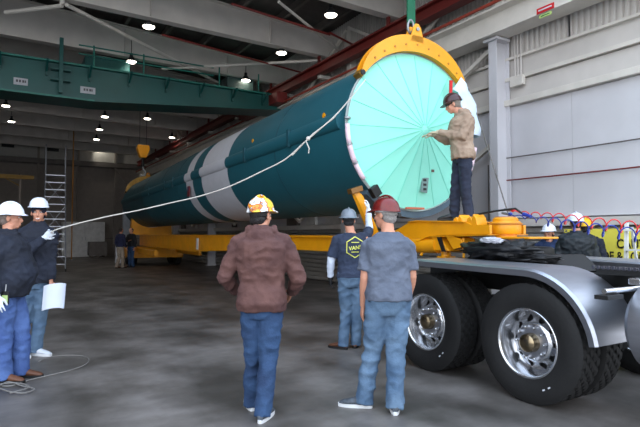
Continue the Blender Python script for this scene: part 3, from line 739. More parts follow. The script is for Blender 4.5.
# fenders: one long half-fender over both wheels
def fender(x0, x1, nm):
    pts = []; r = .67; cz = AX
    for i in range(15):                                # front curve round W2
        a = radians(8 + (90 - 8) * i / 14); pts.append((W2 - r * cos(a) * 1.02, cz + r * sin(a)))
    pts.append((W1 + .1, cz + r + .02))
    pts.append((W1 + .45, cz + r + .0))
    pts.append((W1 + .62, cz + r - .06))
    M = len(pts); th = .012; R = []
    for i, (yy, z) in enumerate(pts):
        a = V((pts[max(i - 1, 0)][0], pts[max(i - 1, 0)][1])); b = V((pts[min(i + 1, M - 1)][0], pts[min(i + 1, M - 1)][1]))
        t = (b - a).normalized(); nn = V((-t.y, t.x))
        o = V((yy, z)) + nn * 0; q = o - nn * .075; h = o - nn * .02
        # cross section with rolled outer edges
        R.append([(x0 - 5.2, q.x - 3.6, q.y), (x0 - .012 - 5.2, h.x - 3.6, h.y), (x0 + .012 - 5.2, o.x - 3.6, o.y), (x1 - .012 - 5.2, o.x - 3.6, o.y), (x1 + .012 - 5.2, h.x - 3.6, h.y), (x1 - 5.2, q.x - 3.6, q.y), (x1 - .02 - 5.2, (o - nn * th).x - 3.6, (o - nn * th).y), (x0 + .02 - 5.2, (o - nn * th).x - 3.6, (o - nn * th).y)])
    MB().rings(R).build(nm, M_alu2, tk, smooth='auto')
fender(TX - .02, TX + .62, 'fender'); fender(5.81, 6.45, 'fender')
MB().cyl(L(3.70, 2.16, 1.085), L(4.8, 2.16, 1.085), .02, 16).build('fender_bracket', M_alu, tk, smooth='auto')
MB().box(L(3.76, 2.16, 1.045), (.2, .1, .03)).build('light_bar', M_blk, tk); MB().box(L(4.25, 2.2, 1.13), (.14, .1, .05)).build('bracket_clamp', M_alu, tk, bevel=.01)
# tank, steps
RY_ = Matrix.Rotation(pi / 2, 3, 'X')
tan = MB().lathe([(.01, -2.13), (.25, -2.12), (.325, -2.06), (.33, -2.0), (.33, .3), (.325, .36), (.25, .4), (.01, .41)], 56, L(4.24, .06, .81), RY_).build('fuel_tank', M_alu2, tk, smooth='auto')
for yy in (1.75, .9, .1): MB().lathe([(.332, -.03), (.338, -.025), (.338, .025), (.332, .03)], 56, L(4.24, yy, .81), RY_).build('tank_strap', M_alu, tan, smooth='auto')
for q in (1.9, .6): MB().box(L(4.6, q, .86), (.4, .08, .2)).build('tank_bracket', M_blk, tan)
MB().cyl(L(4.05, 1.55, 1.0), L(3.98, 1.55, 1.06), .05, 16).build('filler_cap', M_alu, tan)
MB().box(L(4.9, 1.2, .62), (.6, 1.2, .3)).build('battery_box', M_blk, tk, bevel=.02)
MB().box(L(4.5, 1.35, 1.24), (.3, .55, .08)).build('wooden_dunnage', mat('brown_board', (112, 84, 70), .7, bump=.2), tk)
# fifth wheel and ramps
MB().lathe([(.42, 1.2), (.44, 1.24), (.44, 1.33), (.41, 1.35)], 32, L(5.25, 4.15, 0)).build('fifth_wheel', M_blk, tk, smooth='auto')
MB().prism([(-.3, 1.1), (1.1, 1.1), (.8, 1.25), (-.1, 1.27)], 'x', -.42, .42).build('fifth_wheel_mount', M_blk, tk, bevel=.01)
# black tarp bundled over the fifth wheel
def lumpy(c, r, seed, n=40, m=24, amp=.22, fr=3.0):
    mb = MB(); R = []
    for i in range(m + 1):
        th = pi * i / m; ring = []
        for j in range(n):
            ph = 2 * pi * j / n; d = V((sin(th) * cos(ph), sin(th) * sin(ph), -cos(th)))
            k = 1 + amp * noise.noise(d * fr + V((seed, 0, 0))) + amp * .6 * noise.noise(d * fr * 2.7 + V((0, seed, 0)))
            ring.append((c[0] + d.x * r[0] * k, c[1] + d.y * r[1] * k, c[2] + d.z * r[2] * k))
        R.append(ring)
    mb.rings(R); return mb
tp = empty('black_tarp', (4.74, 3.95, 1.2), 0, 'crumpled black tarp draped over the fifth wheel behind the near tyres', 'tarp')
lumpy((0, 0, .13), (.24, .46, .11), 3, amp=.32, fr=4).build('tarp_cloth', M_tarp, tp, smooth=True)
lumpy((.1, -.2, .04), (.22, .42, .07), 9, amp=.35, fr=4).build('tarp_fold', M_tarp, tp, smooth=True)
q = V((4.55, 3.9, 1.43))
o = lumpy((0, 0, 0), (.06, .14, .03), 5, amp=.5, fr=4).build('white_rag', M_white, None, smooth=True); o.location = q
tag(o, 'small white rag lying on the black tarp', 'rag')

# -------- coiled air lines
def coil(name, p0, p1, turns, rad, m, ph, sag, label):
    h = empty(name, p0, 0, label, 'hose'); P = []
    n = turns * 16; d = V(p1) - V(p0); t_ = d.normalized(); u = t_.cross(UP).normalized(); v = u.cross(t_)
    for i in range(n + 1):
        t = i / n; a = 2 * pi * turns * t + ph; r = rad * min(1, t * 6) * (1.15 - .15 * cos(6 * t)); c = d * t + V((0, 0, -sag * 4 * t * (1 - t)))
        P.append(c + u * r * cos(a) + v * r * sin(a))
    MB().tube(P, .0068, 6).build('coiled_hose', m, h, smooth=True)
    a = P[0]; MB().cyl(a, a + V((0, .1, .02)), .016, 10).build('fitting', M_steel, h); MB().ell(a + V((0, -.02, 0)), (.022, .03, .022)).build('gladhand', m, h, smooth=True)
M_rh = mat('red_hose', (205, 38, 42), .35); M_bh = mat('blue_hose', (30, 52, 140), .35)
coil('red_air_hose', (5.33, 4.25, 1.79), (5.15, .5, 1.4), 24, .052, M_rh, 0, .08, 'red coiled air hose stretched from the turntable to the right')
coil('blue_air_hose', (5.22, 4.2, 1.74), (5.0, .5, 1.32), 23, .052, M_bh, 1.8, .08, 'blue coiled air hose hanging just below the red one')
o = empty('electric_cable', (5.1, 4.15, 1.66), 0, 'black cable arching over the yellow turntable', 'cable')
MB().tube([(-.1, .5, -.02), (-.08, .4, .08), (0, .15, .12), (.05, -.1, .14), (.06, -.2, .07)], .013, 8).build('cable', M_blk, o, smooth=True)
MB().cyl((.06, -.2, .07), (.06, -.3, .04), .022, 10).build('plug', M_bh, o)

# -------- white step ladder behind the truck
p = atX(630, 260, 7.2); sl_ = empty('step_ladder', (7.0, p.y * 7.0 / 7.2 - .1, 0), 0, 'white step ladder standing between the truck and the yellow banner', 'ladder')
M_wl = mat('ladder_white', (214, 214, 208), .5)
for s_ in (-.17, .17):
    MB().box((0, s_, .82), (.03, .045, 1.66), Matrix.Rotation(.06, 3, 'Y')).build('side_rail', M_wl, sl_)
    MB().box((.35, s_, .8), (.025, .03, 1.62), Matrix.Rotation(-.22, 3, 'Y')).build('rear_leg', M_wl, sl_)
for k in range(6): MB().box((0.0, 0, .25 + k * .26), (.07, .34, .022)).build('step', M_wl, sl_)

# -------- banner on the wall
def text_mesh(s, size, ext=0.0):
    cu = bpy.data.curves.new('t', 'FONT'); cu.body = s; cu.size = size; cu.extrude = ext; cu.align_x = 'LEFT'; cu.offset = .004 * (size / .2)
    o = bpy.data.objects.new('t', cu); COL.objects.link(o); dg = bpy.context.evaluated_depsgraph_get()
    me = bpy.data.meshes.new_from_object(o.evaluated_get(dg)); bpy.data.objects.remove(o); return me
bx = WX - .12
b0 = atX(583, 233, bx); bt = b0.z + .07
ban = empty('caution_banner', (bx, b0.y, 1.1), 0, 'yellow wide load caution banner hung on the right wall', 'banner')
mb = MB(); n = 30; R = []
for i in range(n + 1):
    yy = .35 - 2.6 * i / n; xw = .012 * sin(i * .9)
    R.append([(xw, yy, -.25), (xw - .008, yy, -.25), (xw - .008, yy, bt - 1.1), (xw, yy, bt - 1.1)])
mb.rings(R); mb.build('banner_sheet', M_ban, ban, smooth='auto')
def wall_text(s, y, z, size, wsc=1.0):
    me = text_mesh(s, size, .002)
    # text x -> -y, text y -> z, facing -x
    me.transform(Matrix(((0, 0, 1, -.028), (-wsc, 0, 0, y), (0, 1, 0, z), (0, 0, 0, 1))))
    me.materials.append(M_ink); o = bpy.data.objects.new('lettering', me); COL.objects.link(o); o.parent = ban; return o
q1 = atX(617, 248, bx); wall_text('CAUTION', q1.y - b0.y, q1.z - 1.1, .21, .8)
q2 = atX(591, 259, bx); wall_text('WIDE & LONG LOAD', q2.y - b0.y, q2.z - 1.1, .2, .78)
for yy in (.3, -.4, -1.1, -1.8): MB().lathe([(.018, 0), (.018, .01)], 10, (-.02, yy, bt - 1.13), RZX).build('grommet', M_steel, ban)
# ================================================================ people
TMP = bpy.data.scenes.new('workbench')
SKIN = mat('skin', (196, 138, 112), .55, var=.06, scale=8)
def cloth(n, c, v=.14, c2=None): return mat(n, c, .85, var=v, scale=5, col2=c2, bump=.25, bscale=55)
def remesh(name, mb, m, parent, vox, it=5, wr=0, fr=9, M=None, seed=0, hemz=None):
    me = bpy.data.meshes.new('tmp'); me.from_pydata(mb.v, [], mb.f)
    bm = bmesh.new(); bm.from_mesh(me); bmesh.ops.recalc_face_normals(bm, faces=bm.faces); bm.to_mesh(me); bm.free()
    o = bpy.data.objects.new('tmp', me); TMP.collection.objects.link(o)
    a = o.modifiers.new('r', 'REMESH'); a.mode = 'VOXEL'; a.voxel_size = vox; a.adaptivity = 0
    b = o.modifiers.new('s', 'SMOOTH'); b.factor = .5; b.iterations = it
    with bpy.context.temp_override(scene=TMP, view_layer=TMP.view_layers[0]):
        dg = bpy.context.evaluated_depsgraph_get(); r = bpy.data.meshes.new_from_object(o.evaluated_get(dg))
    bpy.data.objects.remove(o); bpy.data.meshes.remove(me)
    if wr:
        NN = [v.normal.copy() for v in r.vertices]
        for v, nv in zip(r.vertices, NN):
            p = v.co; q = V((p.x * fr * .9, p.y * fr * .9, p.z * fr * 1.05 + .5 * noise.noise(p * 3))) + V((seed, 0, 0))
            d = 1 - abs(noise.noise(q)) * 2.2 + .5 * noise.noise(q * 2.3)
            v.co = p + nv * wr * (d - .5)
    r.name = name; r.materials.clear(); r.materials.append(m); r.shade_smooth()
    o = bpy.data.objects.new(name, r); COL.objects.link(o); o.parent = parent
    return o
def lerp(a, b, t): return a + (b - a) * t
def limb(mb, pts, rad, n=14, k=3):
    P = []; Rr = []
    for i in range(len(pts) - 1):
        for j in range(k): P.append(V(pts[i]).lerp(V(pts[i + 1]), j / k)); Rr.append(lerp(rad[i], rad[i + 1], j / k))
    P.append(V(pts[-1])); Rr.append(rad[-1]); mb.tube(P, Rr, n, round_=False); 
    mb.ell(P[0], (Rr[0],) * 3); return mb
def hand(mb, w, d, n, side, curl=.35, k=1.0):
    d = V(d).normalized(); n = V(n); n = (n - d * n.dot(d)).normalized(); x = d.cross(n) * side
    R = []
    for (t, hw, hd) in ((-.02, .027, .021), (.01, .030, .018), (.04, .039, .0165), (.075, .042, .0155), (.092, .040, .013)):
        c = w + d * t; R.append([c + x * hw * k * cos(2 * pi * j / 12) + n * hd * k * sin(2 * pi * j / 12) for j in range(12)])
    mb.rings(R)
    for q, (ox, ln) in enumerate(((.0315, .070), (.0105, .078), (-.0105, .072), (-.0315, .057))):
        p = w + d * .084 + x * ox * k; a = curl * (.75 + .12 * q); P = [p]; ang = a * .4; dd = d
        for sgm in (.45, .32, .26):
            dd = d * cos(ang) + n * sin(ang) + x * ox * 4.5; p = p + dd.normalized() * ln * sgm * min(1, k * 1.15); P.append(p); ang += a
        mb.tube(P, [.0088 * k, .0082 * k, .0076 * k, .0065 * k], 8, round_=True)
    p = w + d * .02 + x * .028 * k; t1 = (d * .75 + x * .65 + n * .35).normalized(); t2 = (d * .95 + x * .2 + n * .45).normalized()
    kk = min(1, k * 1.1)
    mb.tube([p, p + t1 * .042 * kk, p + (t1 * .042 + t2 * .03) * kk, p + (t1 * .042 + t2 * .052) * kk], [.014 * k, .0115 * k, .0105 * k, .0085 * k], 8, round_=True)
    return mb
def foot_mesh(an, t, grow=0):
    t = V(t); t.z = 0; t.normalize(); x = V((t.y, -t.x, 0)); R = []
    for (u, hw, h) in ((-.075, .022, .045), (-.06, .036, .085), (-.02, .041, .10), (.03, .041, .092), (.08, .046, .07), (.13, .05, .055), (.17, .046, .045), (.2, .03, .032), (.212, .012, .02)):
        c = V((an.x, an.y, an.z - .09)) + t * u; hw += grow; ring = []
        for j in range(14):
            a = 2 * pi * j / 14; z = .5 + .5 * sin(a); zz = (z ** .8) * h
            ring.append(c + x * hw * cos(a) * (1 - .25 * z) + V((0, 0, .012 + zz)))
        R.append(ring)
    return R
def sole_mesh(an, t):
    t = V(t); t.z = 0; t.normalize(); x = V((t.y, -t.x, 0)); out = []
    for j in range(24):
        a = 2 * pi * j / 24; u = .068 + .152 * cos(a); wd = (.043 + .01 * cos(a)) * sin(a) if True else 0
        wd = (.045 + .008 * cos(a)) * (abs(sin(a)) ** .7) * (1 if sin(a) >= 0 else -1)
        out.append(V((an.x, an.y, an.z - .09)) + t * u + x * wd)
    return [[p for p in out], [p + V((0, 0, .028)) for p in out]]
def person(label, px, F, zb, a, top, pants, J=None, head_yaw=0, head_pitch=0, hat='cap', hatcol=None, hair=None, sc=1.0, vox=.0065, cv=.012,
           kind='jacket', hood=False, topname='jacket', gloves=None, shoecol=None, toeL=None, toeR=None, bulk=0, curl=.35, group=None, name='person', shortsleeve=False, handR=None, handL=None, solecol=None, hatup=.042, belt=None, belly=0, legw=1.0):
    fr = V((sin(radians(a)), cos(radians(a)), 0)); rt = V((cos(radians(a)), -sin(radians(a)), 0))
    base = atF(px, 234, F); root = empty(name, (base.x, base.y, zb), -YAW, label, 'person', group)
    S0 = lambda r, f, z: rt * r * sc + fr * f * sc + V((0, 0, z * sc))
    K = dict(P=S0(0, 0, .95), N=S0(0, 0, 1.50), H=S0(0, .02, 1.665), shL=S0(-.185, -.01, 1.43), shR=S0(.185, -.01, 1.43), elL=S0(-.26, -.03, 1.14), elR=S0(.26, -.03, 1.14),
             wrL=S0(-.28, .05, .90), wrR=S0(.28, .05, .90), hpL=S0(-.09, 0, .92), hpR=S0(.09, 0, .92), knL=S0(-.1, .02, .5), knR=S0(.1, .02, .5), anL=S0(-.11, -.02, .09), anR=S0(.11, -.02, .09))
    for k, v in (J or {}).items(): K[k] = V(v)
    P, N = K['P'], K['N']
    def tor(c, z0, z1, bl=0):
        prof = [(.80, .13, .09, 0), (.86, .155, .105, 0), (.93, .168, .115, -.01), (1.0, .16, .11, 0), (1.10, .145, .10, .012), (1.20, .155, .11, .01), (1.30, .172, .12, .0), (1.38, .182, .12, -.01), (1.44, .165, .10, -.02), (1.48, .12, .075, -.015), (1.515, .075, .06, -.005), (1.55, .058, .058, 0), (1.60, .055, .058, .01)]
        R = []
        for (z, hw, hd, f) in prof:
            if z < z0 or z > z1: continue
            t = (z - .95) / .55; c_ = P.lerp(N, t) if t > 0 else P + V((0, 0, (z - .95) * sc)); g = c * (1 if z < 1.46 else .6)
            bb = bl * math.exp(-((z - 1.08) / .14) ** 2)
            hw = (hw + g + bb * .5) * sc; hd = (hd + g + bb) * sc; cc = c_ + fr * (f + bb * .3) * sc
            ring = []
            for j in range(24):
                an = 2 * pi * j / 24; ca, sa = cos(an), sin(an); ca = abs(ca) ** .85 * (1 if ca >= 0 else -1); sa = abs(sa) ** .85 * (1 if sa >= 0 else -1)
                ring.append(cc + rt * hw * ca + fr * hd * sa)
            R.append(ring)
        return R
    seed = px * .37
    # ---- body, one continuous surface
    mb = MB(); mb.rings(tor(-.02, .84, 1.7))
    for s_ in 'LR':
        sh, el, wr, hp, kn, an = (K[q + s_] for q in ('sh', 'el', 'wr', 'hp', 'kn', 'an'))
        limb(mb, [sh, sh.lerp(el, .4), el, el.lerp(wr, .3), wr], [.056 * sc, .05 * sc, .040 * sc, .042 * sc, .026 * sc])
        hp2 = (handL if s_ == 'L' else handR)
        dirv = (wr - el).normalized() if not hp2 else V(hp2[0]); nn = ((-rt if s_ == 'R' else rt) if not hp2 else V(hp2[1]))
        K['hd' + s_] = (dirv, nn)
        g_ = gloves and s_ in gloves
        hand(mb, wr + dirv * .015, dirv, nn, 1 if s_ == 'R' else -1, curl, .5 if g_ else 1.0)
        limb(mb, [hp, hp.lerp(kn, .5), kn, kn.lerp(an, .35), an], [.072 * sc, .07 * sc, .052 * sc, .053 * sc, .036 * sc])
        t = {'L': toeL, 'R': toeR}[s_] or fr; K['toe' + s_] = V(t); mb.rings(foot_mesh(an, t, -.008))
    # head
    hy = radians(a + head_yaw); hp_ = radians(head_pitch)
    hf = V((sin(hy) * cos(hp_), cos(hy) * cos(hp_), sin(hp_))); hr = V((cos(hy), -sin(hy), 0)); hu = hr.cross(hf)
    HM = Matrix((hr, hf, hu)).transposed(); H = K['H']; hk = sc ** .5
    def h(x, y, z): return H + (hr * x + hf * y + hu * z) * hk
    def he(c, r): mb.ell(h(*c), tuple(q * hk for q in r), HM, 20, 14)
    he((0, -.012, .028), (.075, .094, .086)); he((0, .026, -.03), (.058, .064, .078)); he((0, .045, -.085), (.036, .036, .028)); he((0, -.045, -.02), (.06, .05, .06))
    mb.tube([h(0, .088, .012), h(0, .099, -.012), h(0, .105, -.030), h(0, .092, -.040)], [.009, .011, .015, .012], 8, round_=True)
    he((0, .082, .026), (.05, .014, .012)); he((0, .086, -.062), (.024, .012, .007)); he((0, .084, -.073), (.02, .012, .008))
    for s_ in (-1, 1): he((s_ * .078, -.008, -.008), (.010, .019, .031)); he((s_ * .036, .056, -.022), (.024, .026, .024))
    mb.tube([N + V((0, 0, -.02)), h(0, -.02, -.06)], [.06 * sc, .056 * sc], 14)
    remesh('body', mb, SKIN, root, min(vox, .005) if vox < .01 else vox, 4)
    for s_ in (-1, 1):
        MB().ell(h(s_ * .031, .083, .008), (.013, .009, .008), HM, 12, 8).build('eye', mat('eye_white', (220, 214, 208), .3), root, smooth=True)
        MB().ell(h(s_ * .031, .0905, .008), (.006, .004, .006), HM, 10, 6).build('iris', mat('iris', (40, 26, 20), .2), root, smooth=True)
        MB().tube([h(s_ * .014, .096, .024), h(s_ * .03, .097, .030), h(s_ * .048, .088, .024)], [.003, .004, .003], 6).build('eyebrow', mat('brow', (56, 40, 34), .8), root)
    # hair
    if hair:
        mb = MB(); mb.ell(h(0, -.028, .026), tuple(q * hk for q in (.082, .092, .086)), HM, 20, 12); mb.ell(h(0, -.05, -.03), tuple(q * hk for q in (.07, .055, .055)), HM, 16, 10)
        remesh('hair', mb, mat('hair_%d' % int(sum(hair)), hair, .7, bump=.5, bscale=90), root, vox, 2, .003, 40)
    # hard hat
    if hatcol is not None:
        mh = hatcol; n = 48; R = []; rx, ry, rz_ = .106 * hk, .128 * hk, .110 * hk; zb_ = hatup
        def ext(t):
            f = sin(t)                                  # +1 = front
            if hat == 'full': return .026 + .012 * max(f, 0)
            return .008 + .045 * max(0, f) ** 1.5
        def ring(k_, z, e):
            out = []
            for j in range(n):
                t = 2 * pi * j / n; ridge = 1 + (.035 if abs(cos(t)) < .22 and 0 < z < .09 else 0)
                x = (rx * k_ * ridge + ext(t) * e) * cos(t); y = (ry * k_ * ridge + ext(t) * e) * sin(t)
                out.append(H + hr * x + hf * (y - .008) + hu * (zb_ * hk + z - (.012 * e * (.3 + abs(sin(t))))))
            return out
        R = [ring(.95, -.004, 0), ring(1, -.002, 1), ring(1, .004, 1), ring(1.0, .008, .05)]
        for i in range(1, 9):
            t = i / 9 * pi / 2; R.append(ring(cos(t) ** .85, .008 + rz_ * sin(t), 0))
        hat_o = MB().rings(R).build('hard_hat', mh, root, smooth='auto')
        MB().tube([h(0, .115 * cos(t) - .006, .052 + .112 * sin(t)) + V((0, 0, .008)) for t in [radians(20 + 140 * i / 14) for i in range(15)]], .009, 6).build('crown_ridge', mh, hat_o, smooth=True)
    else: hat_o = None
    # trousers
    mb = MB(); mb.rings(tor(.014, .8, 1.05, belly * .6))
    for s_ in 'LR':
        hp, kn, an = K['hp' + s_], K['kn' + s_], K['an' + s_]
        hem = an + V((0, 0, -.055 * sc)) - K['toe' + s_].normalized() * .012
        limb(mb, [hp, hp.lerp(kn, .5), kn, kn.lerp(an, .4), hem], [q_ * sc * legw for q_ in (.1, .096, .078, .074, .07)], 16)
    tr_ = remesh('jeans' if 'denim' in pants.name else 'trousers', mb, pants, root, cv * .75, 3, .011, 9, seed=seed)
    # top
    c = .032 + bulk if kind == 'jacket' else .026 + bulk
    mb = MB(); mb.rings(tor(c, .84 if kind == 'jacket' else .88, 1.53 if kind == 'jacket' else 1.52, belly))
    for s_ in 'LR':
        sh, el, wr = K['sh' + s_], K['el' + s_], K['wr' + s_]
        g = .018 if kind == 'jacket' else .008
        inn = sh.lerp(N, .35) + V((0, 0, -.02 * sc))
        if shortsleeve: pts = [inn, sh, sh.lerp(el, .45), sh.lerp(el, .78)]; rr = [.07, .07, .068, .074]
        else: pts = [inn, sh, sh.lerp(el, .5), el, el.lerp(wr, .4), wr + (wr - el).normalized() * -.005]; rr = [.068 + g, .064 + g, .058 + g, .05 + g, .046 + g, .034 + g * .7]
        limb(mb, pts, [q * sc for q in rr], 16)
    if kind == 'jacket' and not hood:
        mb.tube([N + (rt * cos(t) * .068 + fr * sin(t) * .066) * sc + V((0, 0, .035)) for t in [2 * pi * i / 18 for i in range(18)]], .02, 8, closed=True)
    if hood:
        for i in range(9):
            t = radians(180 + 180 * i / 8); mb.ell(N + (rt * cos(t) * .1 + fr * (sin(t) * .085 + .0)) * sc + V((0, 0, .03 * sc)), (.042, .042, .045))
        mb.ell(N - fr * .1 * sc + V((0, 0, -.03 * sc)), (.12, .05, .075), HM if False else Matrix((rt, fr, UP)).transposed())
    top_o = remesh(topname, mb, top, root, cv * .75, 4, .011 if kind == 'jacket' else .008, 11, seed=seed + 5)
    # shoes
    for s_ in 'LR':
        an = K['an' + s_]; t = K['toe' + s_]
        so = MB().rings(foot_mesh(an, t, .002)).build('shoe', shoecol or M_blk, root, smooth='auto')
        MB().rings(sole_mesh(an, t)).build('sole', solecol or M_blk, so, smooth='auto')
    if gloves:
        for s_ in gloves:
            d, nn = K['hd' + s_]; mb = MB(); w_ = K['wr' + s_] + d * .015; hand(mb, w_, d, nn, 1 if s_ == 'R' else -1, curl, 1.12); mb.tube([w_ - d * .05, w_ + d * .02], [.04, .033], 14)
            remesh('glove', mb, gloves[s_], root, .005 if vox < .01 else .009, 2)
    return root, K, top_o, hat_o, h, (fr, rt, HM)

DEN1 = mat('denim_blue', (28, 50, 82), .85, scale=4, col2=(46, 74, 110), bump=.3, bscale=60)
DEN2 = mat('denim_faded', (64, 88, 114), .85, scale=4, col2=(98, 122, 146), bump=.3, bscale=60)
DEN3 = mat('denim_bright', (52, 76, 130), .85, scale=4, col2=(78, 104, 156), bump=.3, bscale=60)
DEN4 = mat('denim_ink', (24, 30, 48), .85, scale=4, col2=(36, 44, 64), bump=.3, bscale=60)
H_white = mat('hat_white', (226, 230, 240), .3, var=.02); H_maroon = mat('hat_maroon', (74, 16, 20), .22, col2=(112, 30, 26), scale=9); H_grey = mat('hat_grey', (118, 126, 136), .3)
H_brown = mat('hat_dark_maroon', (58, 26, 28), .3)
# yellow hat covered with stickers
H_yel = mat('hat_yellow_stickers', (236, 168, 30), .3, scale=9, var=.05)
n_ = H_yel.node_tree.nodes; r_ = [q for q in n_ if q.type == 'VALTORGB'][0].color_ramp
r_.elements[0].position = .0; r_.elements[0].color = S(238, 172, 40); r_.elements[1].position = .56; r_.elements[1].color = S(230, 120, 30)
for pos, c in ((.5, (240, 200, 60)), (.585, (30, 26, 26)), (.60, (232, 232, 232)), (.7, (236, 236, 240)), (.72, (60, 40, 30)), (.74, (240, 180, 40))):
    e = r_.elements.new(pos); e.color = S(*c)
W_glove = cloth('white_glove', (214, 220, 226)); B_glove = mat('black_glove', (22, 22, 24), .6); T_glove = cloth('tan_glove', (176, 164, 138))
SH_grey = mat('trainer_grey', (70, 76, 84), .6, var=.3, scale=30); SH_white = mat('trainer_white', (196, 200, 208), .6); SH_brown = mat('boot_brown', (92, 56, 36), .6); SH_blk = mat('shoe_black', (26, 26, 30), .5)
SOLE_W = mat('sole_white', (206, 206, 206), .6)
# 1 brown hooded jacket, yellow hat
p1 = person('person seen from behind in brown hooded work jacket and stickered yellow hard hat', 262, 4.38, 0, 2, cloth('brown_duck', (74, 46, 44), c2=(96, 64, 58)), DEN1,
    J=dict(elL=(-.315, .02, 1.13), elR=(.31, .02, 1.12), wrL=(-.24, .2, 1.0), wrR=(.24, .2, .99), knL=(-.075, .06, .5), anL=(-.105, .16, .09), knR=(.06, -.02, .49), anR=(.03, -.13, .09), H=(-.01, .03, 1.655)),
    head_yaw=28, hatcol=H_yel, hair=(34, 28, 28), hood=True, shoecol=SH_grey, solecol=SOLE_W, toeL=(-.3, 1, 0), toeR=(.25, 1, 0), bulk=.012, topname='hooded_jacket')
MB().tube([p1[4](s_ * .078, -.03, .0) + p1[5][0] * 0 for s_ in (1,)] + [p1[4](.05, -.085, .0), p1[4](-.03, -.1, .0), p1[4](-.078, -.04, .005)], .012, 8).build('hat_strap', M_blk, p1[0], smooth=True)
# jacket details: hem band and back seam
# 2 grey T-shirt, maroon hat
p2 = person('person seen from behind in grey short-sleeved shirt, faded jeans and maroon hard hat', 388, 4.52, 0, -8, cloth('grey_tee', (78, 85, 100), c2=(96, 103, 118)), DEN2,
    J=dict(shL=(-.17, .0, 1.395), shR=(.17, 0, 1.395), elL=(-.205, -.02, 1.12), wrL=(-.215, .07, .87), elR=(.205, .0, 1.13), wrR=(.19, .12, .92), knL=(-.13, .06, .5), anL=(-.22, .05, .09), knR=(.06, 0, .5), anR=(.04, -.08, .09), H=(-.02, .04, 1.665)),
    head_yaw=-40, hatcol=H_maroon, hair=(140, 134, 130), kind='tee', shortsleeve=True, shoecol=SH_grey, solecol=SOLE_W, toeL=(-1, .25, 0), toeR=(.1, 1, 0), bulk=.004, topname='shirt', belly=.05, curl=.5, legw=1.08)
h_ = p2[4]; MB().tube([h_(.085 * cos(t), -.1 * sin(t) - .005, .034) for t in [radians(-30 + 240 * i / 16) for i in range(17)]], .011, 6).build('hat_band', SOLE_W, p2[0], smooth=True)
MB().tube([h_(.084, .07, .005), h_(.092, -.01, .006), h_(.06, -.09, .0), h_(.0, -.11, .0)], .007, 6).build('glasses_strap', M_blk, p2[0]); MB().box(h_(.1, -.06, .0), (.05, .06, .045), p2[5][2]).build('ear_muff', M_blk, p2[0], bevel=.01)
# 3 navy T-shirt with hexagon print
p3 = person('person in navy T-shirt with yellow hexagon print, white sleeves and grey hard hat', 351, 6.85, 0, -6, cloth('navy_tee', (34, 42, 62), c2=(44, 54, 76)), DEN2,
    J=dict(elL=(-.27, .0, 1.13), wrL=(-.27, .04, .93), shR=(.19, .0, 1.46), elR=(.27, .3, 1.56), wrR=(.27, .42, 1.82), knL=(-.06, .04, .5), anL=(-.12, .0, .09), knR=(.08, .04, .5), anR=(.06, .1, .09), H=(-.03, .03, 1.68)),
    head_yaw=6, hat='full', hatcol=H_grey, hair=(20, 20, 24), kind='tee', shortsleeve=True, gloves=dict(L=B_glove, R=W_glove), shoecol=SH_brown, toeL=(-.8, .6, 0), toeR=(.2, 1, 0), topname='t_shirt', curl=.8, handR=((0, .2, 1), (-1, .3, 0)))
mb = MB()
for s_ in 'LR':
    K = p3[1]; limb(mb, [K['sh' + s_].lerp(K['el' + s_], .6), K['el' + s_], K['wr' + s_]], [.058, .054, .042], 14)
remesh('under_sleeves', mb, cloth('white_sleeve', (196, 204, 218)), p3[0], .011, 3, .006, 12)
def on_back(pr, me_pts, u0, z0):
    """drop flat print outlines onto the back of the garment"""
    root, K, top, _, _, (fr, rt, _) = pr; bvh = BVHTree.FromPolygons([v.co for v in top.data.vertices], [tuple(p.vertices) for p in top.data.polygons]); out = []
    for (u, v) in me_pts:
        o = rt * (u0 + u) - fr * .6 + V((0, 0, z0 + v)); hit = bvh.ray_cast(o, fr)
        out.append((hit[0] if hit[0] else o + fr * .45) - fr * .004)
    return out
M_print = mat('print_yellow', (206, 206, 90), .7)
def print_poly(pr, vs, fs, u0, z0, nm):
    P = on_back(pr, vs, u0, z0); MB().add(P, fs).build(nm, M_print, pr[2])
hexr = lambda r: [(r * .98 * sin(radians(60 * k)), r * 1.05 * cos(radians(60 * k))) for k in range(6)]
def hexring(r0, r1, nm):
    A = []; B = []
    for k in range(6):
        for t in range(8):
            for L_, r in ((A, r0), (B, r1)):
                h0, h1 = hexr(r)[k], hexr(r)[(k + 1) % 6]; L_.append((lerp(h0[0], h1[0], t / 8), lerp(h0[1], h1[1], t / 8)))
    print_poly(p3, A + B, [(i, (i + 1) % 48, 48 + (i + 1) % 48, 48 + i) for i in range(48)], .03, 1.33, nm)
hexring(.135, .122, 'hexagon_print'); 
me = text_mesh('VANS', .072); xs = [v.co.x for v in me.vertices]; w_ = max(xs)
print_poly(p3, [((v.co.x - w_ / 2) * .92, v.co.y * .95 - .03 + (v.co.x - w_ / 2) * .12) for v in me.vertices], [tuple(p.vertices) for p in me.polygons], .03, 1.33, 'shirt_lettering')
for dv in (.062, -.062): print_poly(p3, [(-.05, dv - .005), (0, dv - .005), (.05, dv - .005), (.05, dv + .005), (0, dv + .005), (-.05, dv + .005)], [(0, 1, 4, 5), (1, 2, 3, 4)], .03, 1.33, 'print_rule')
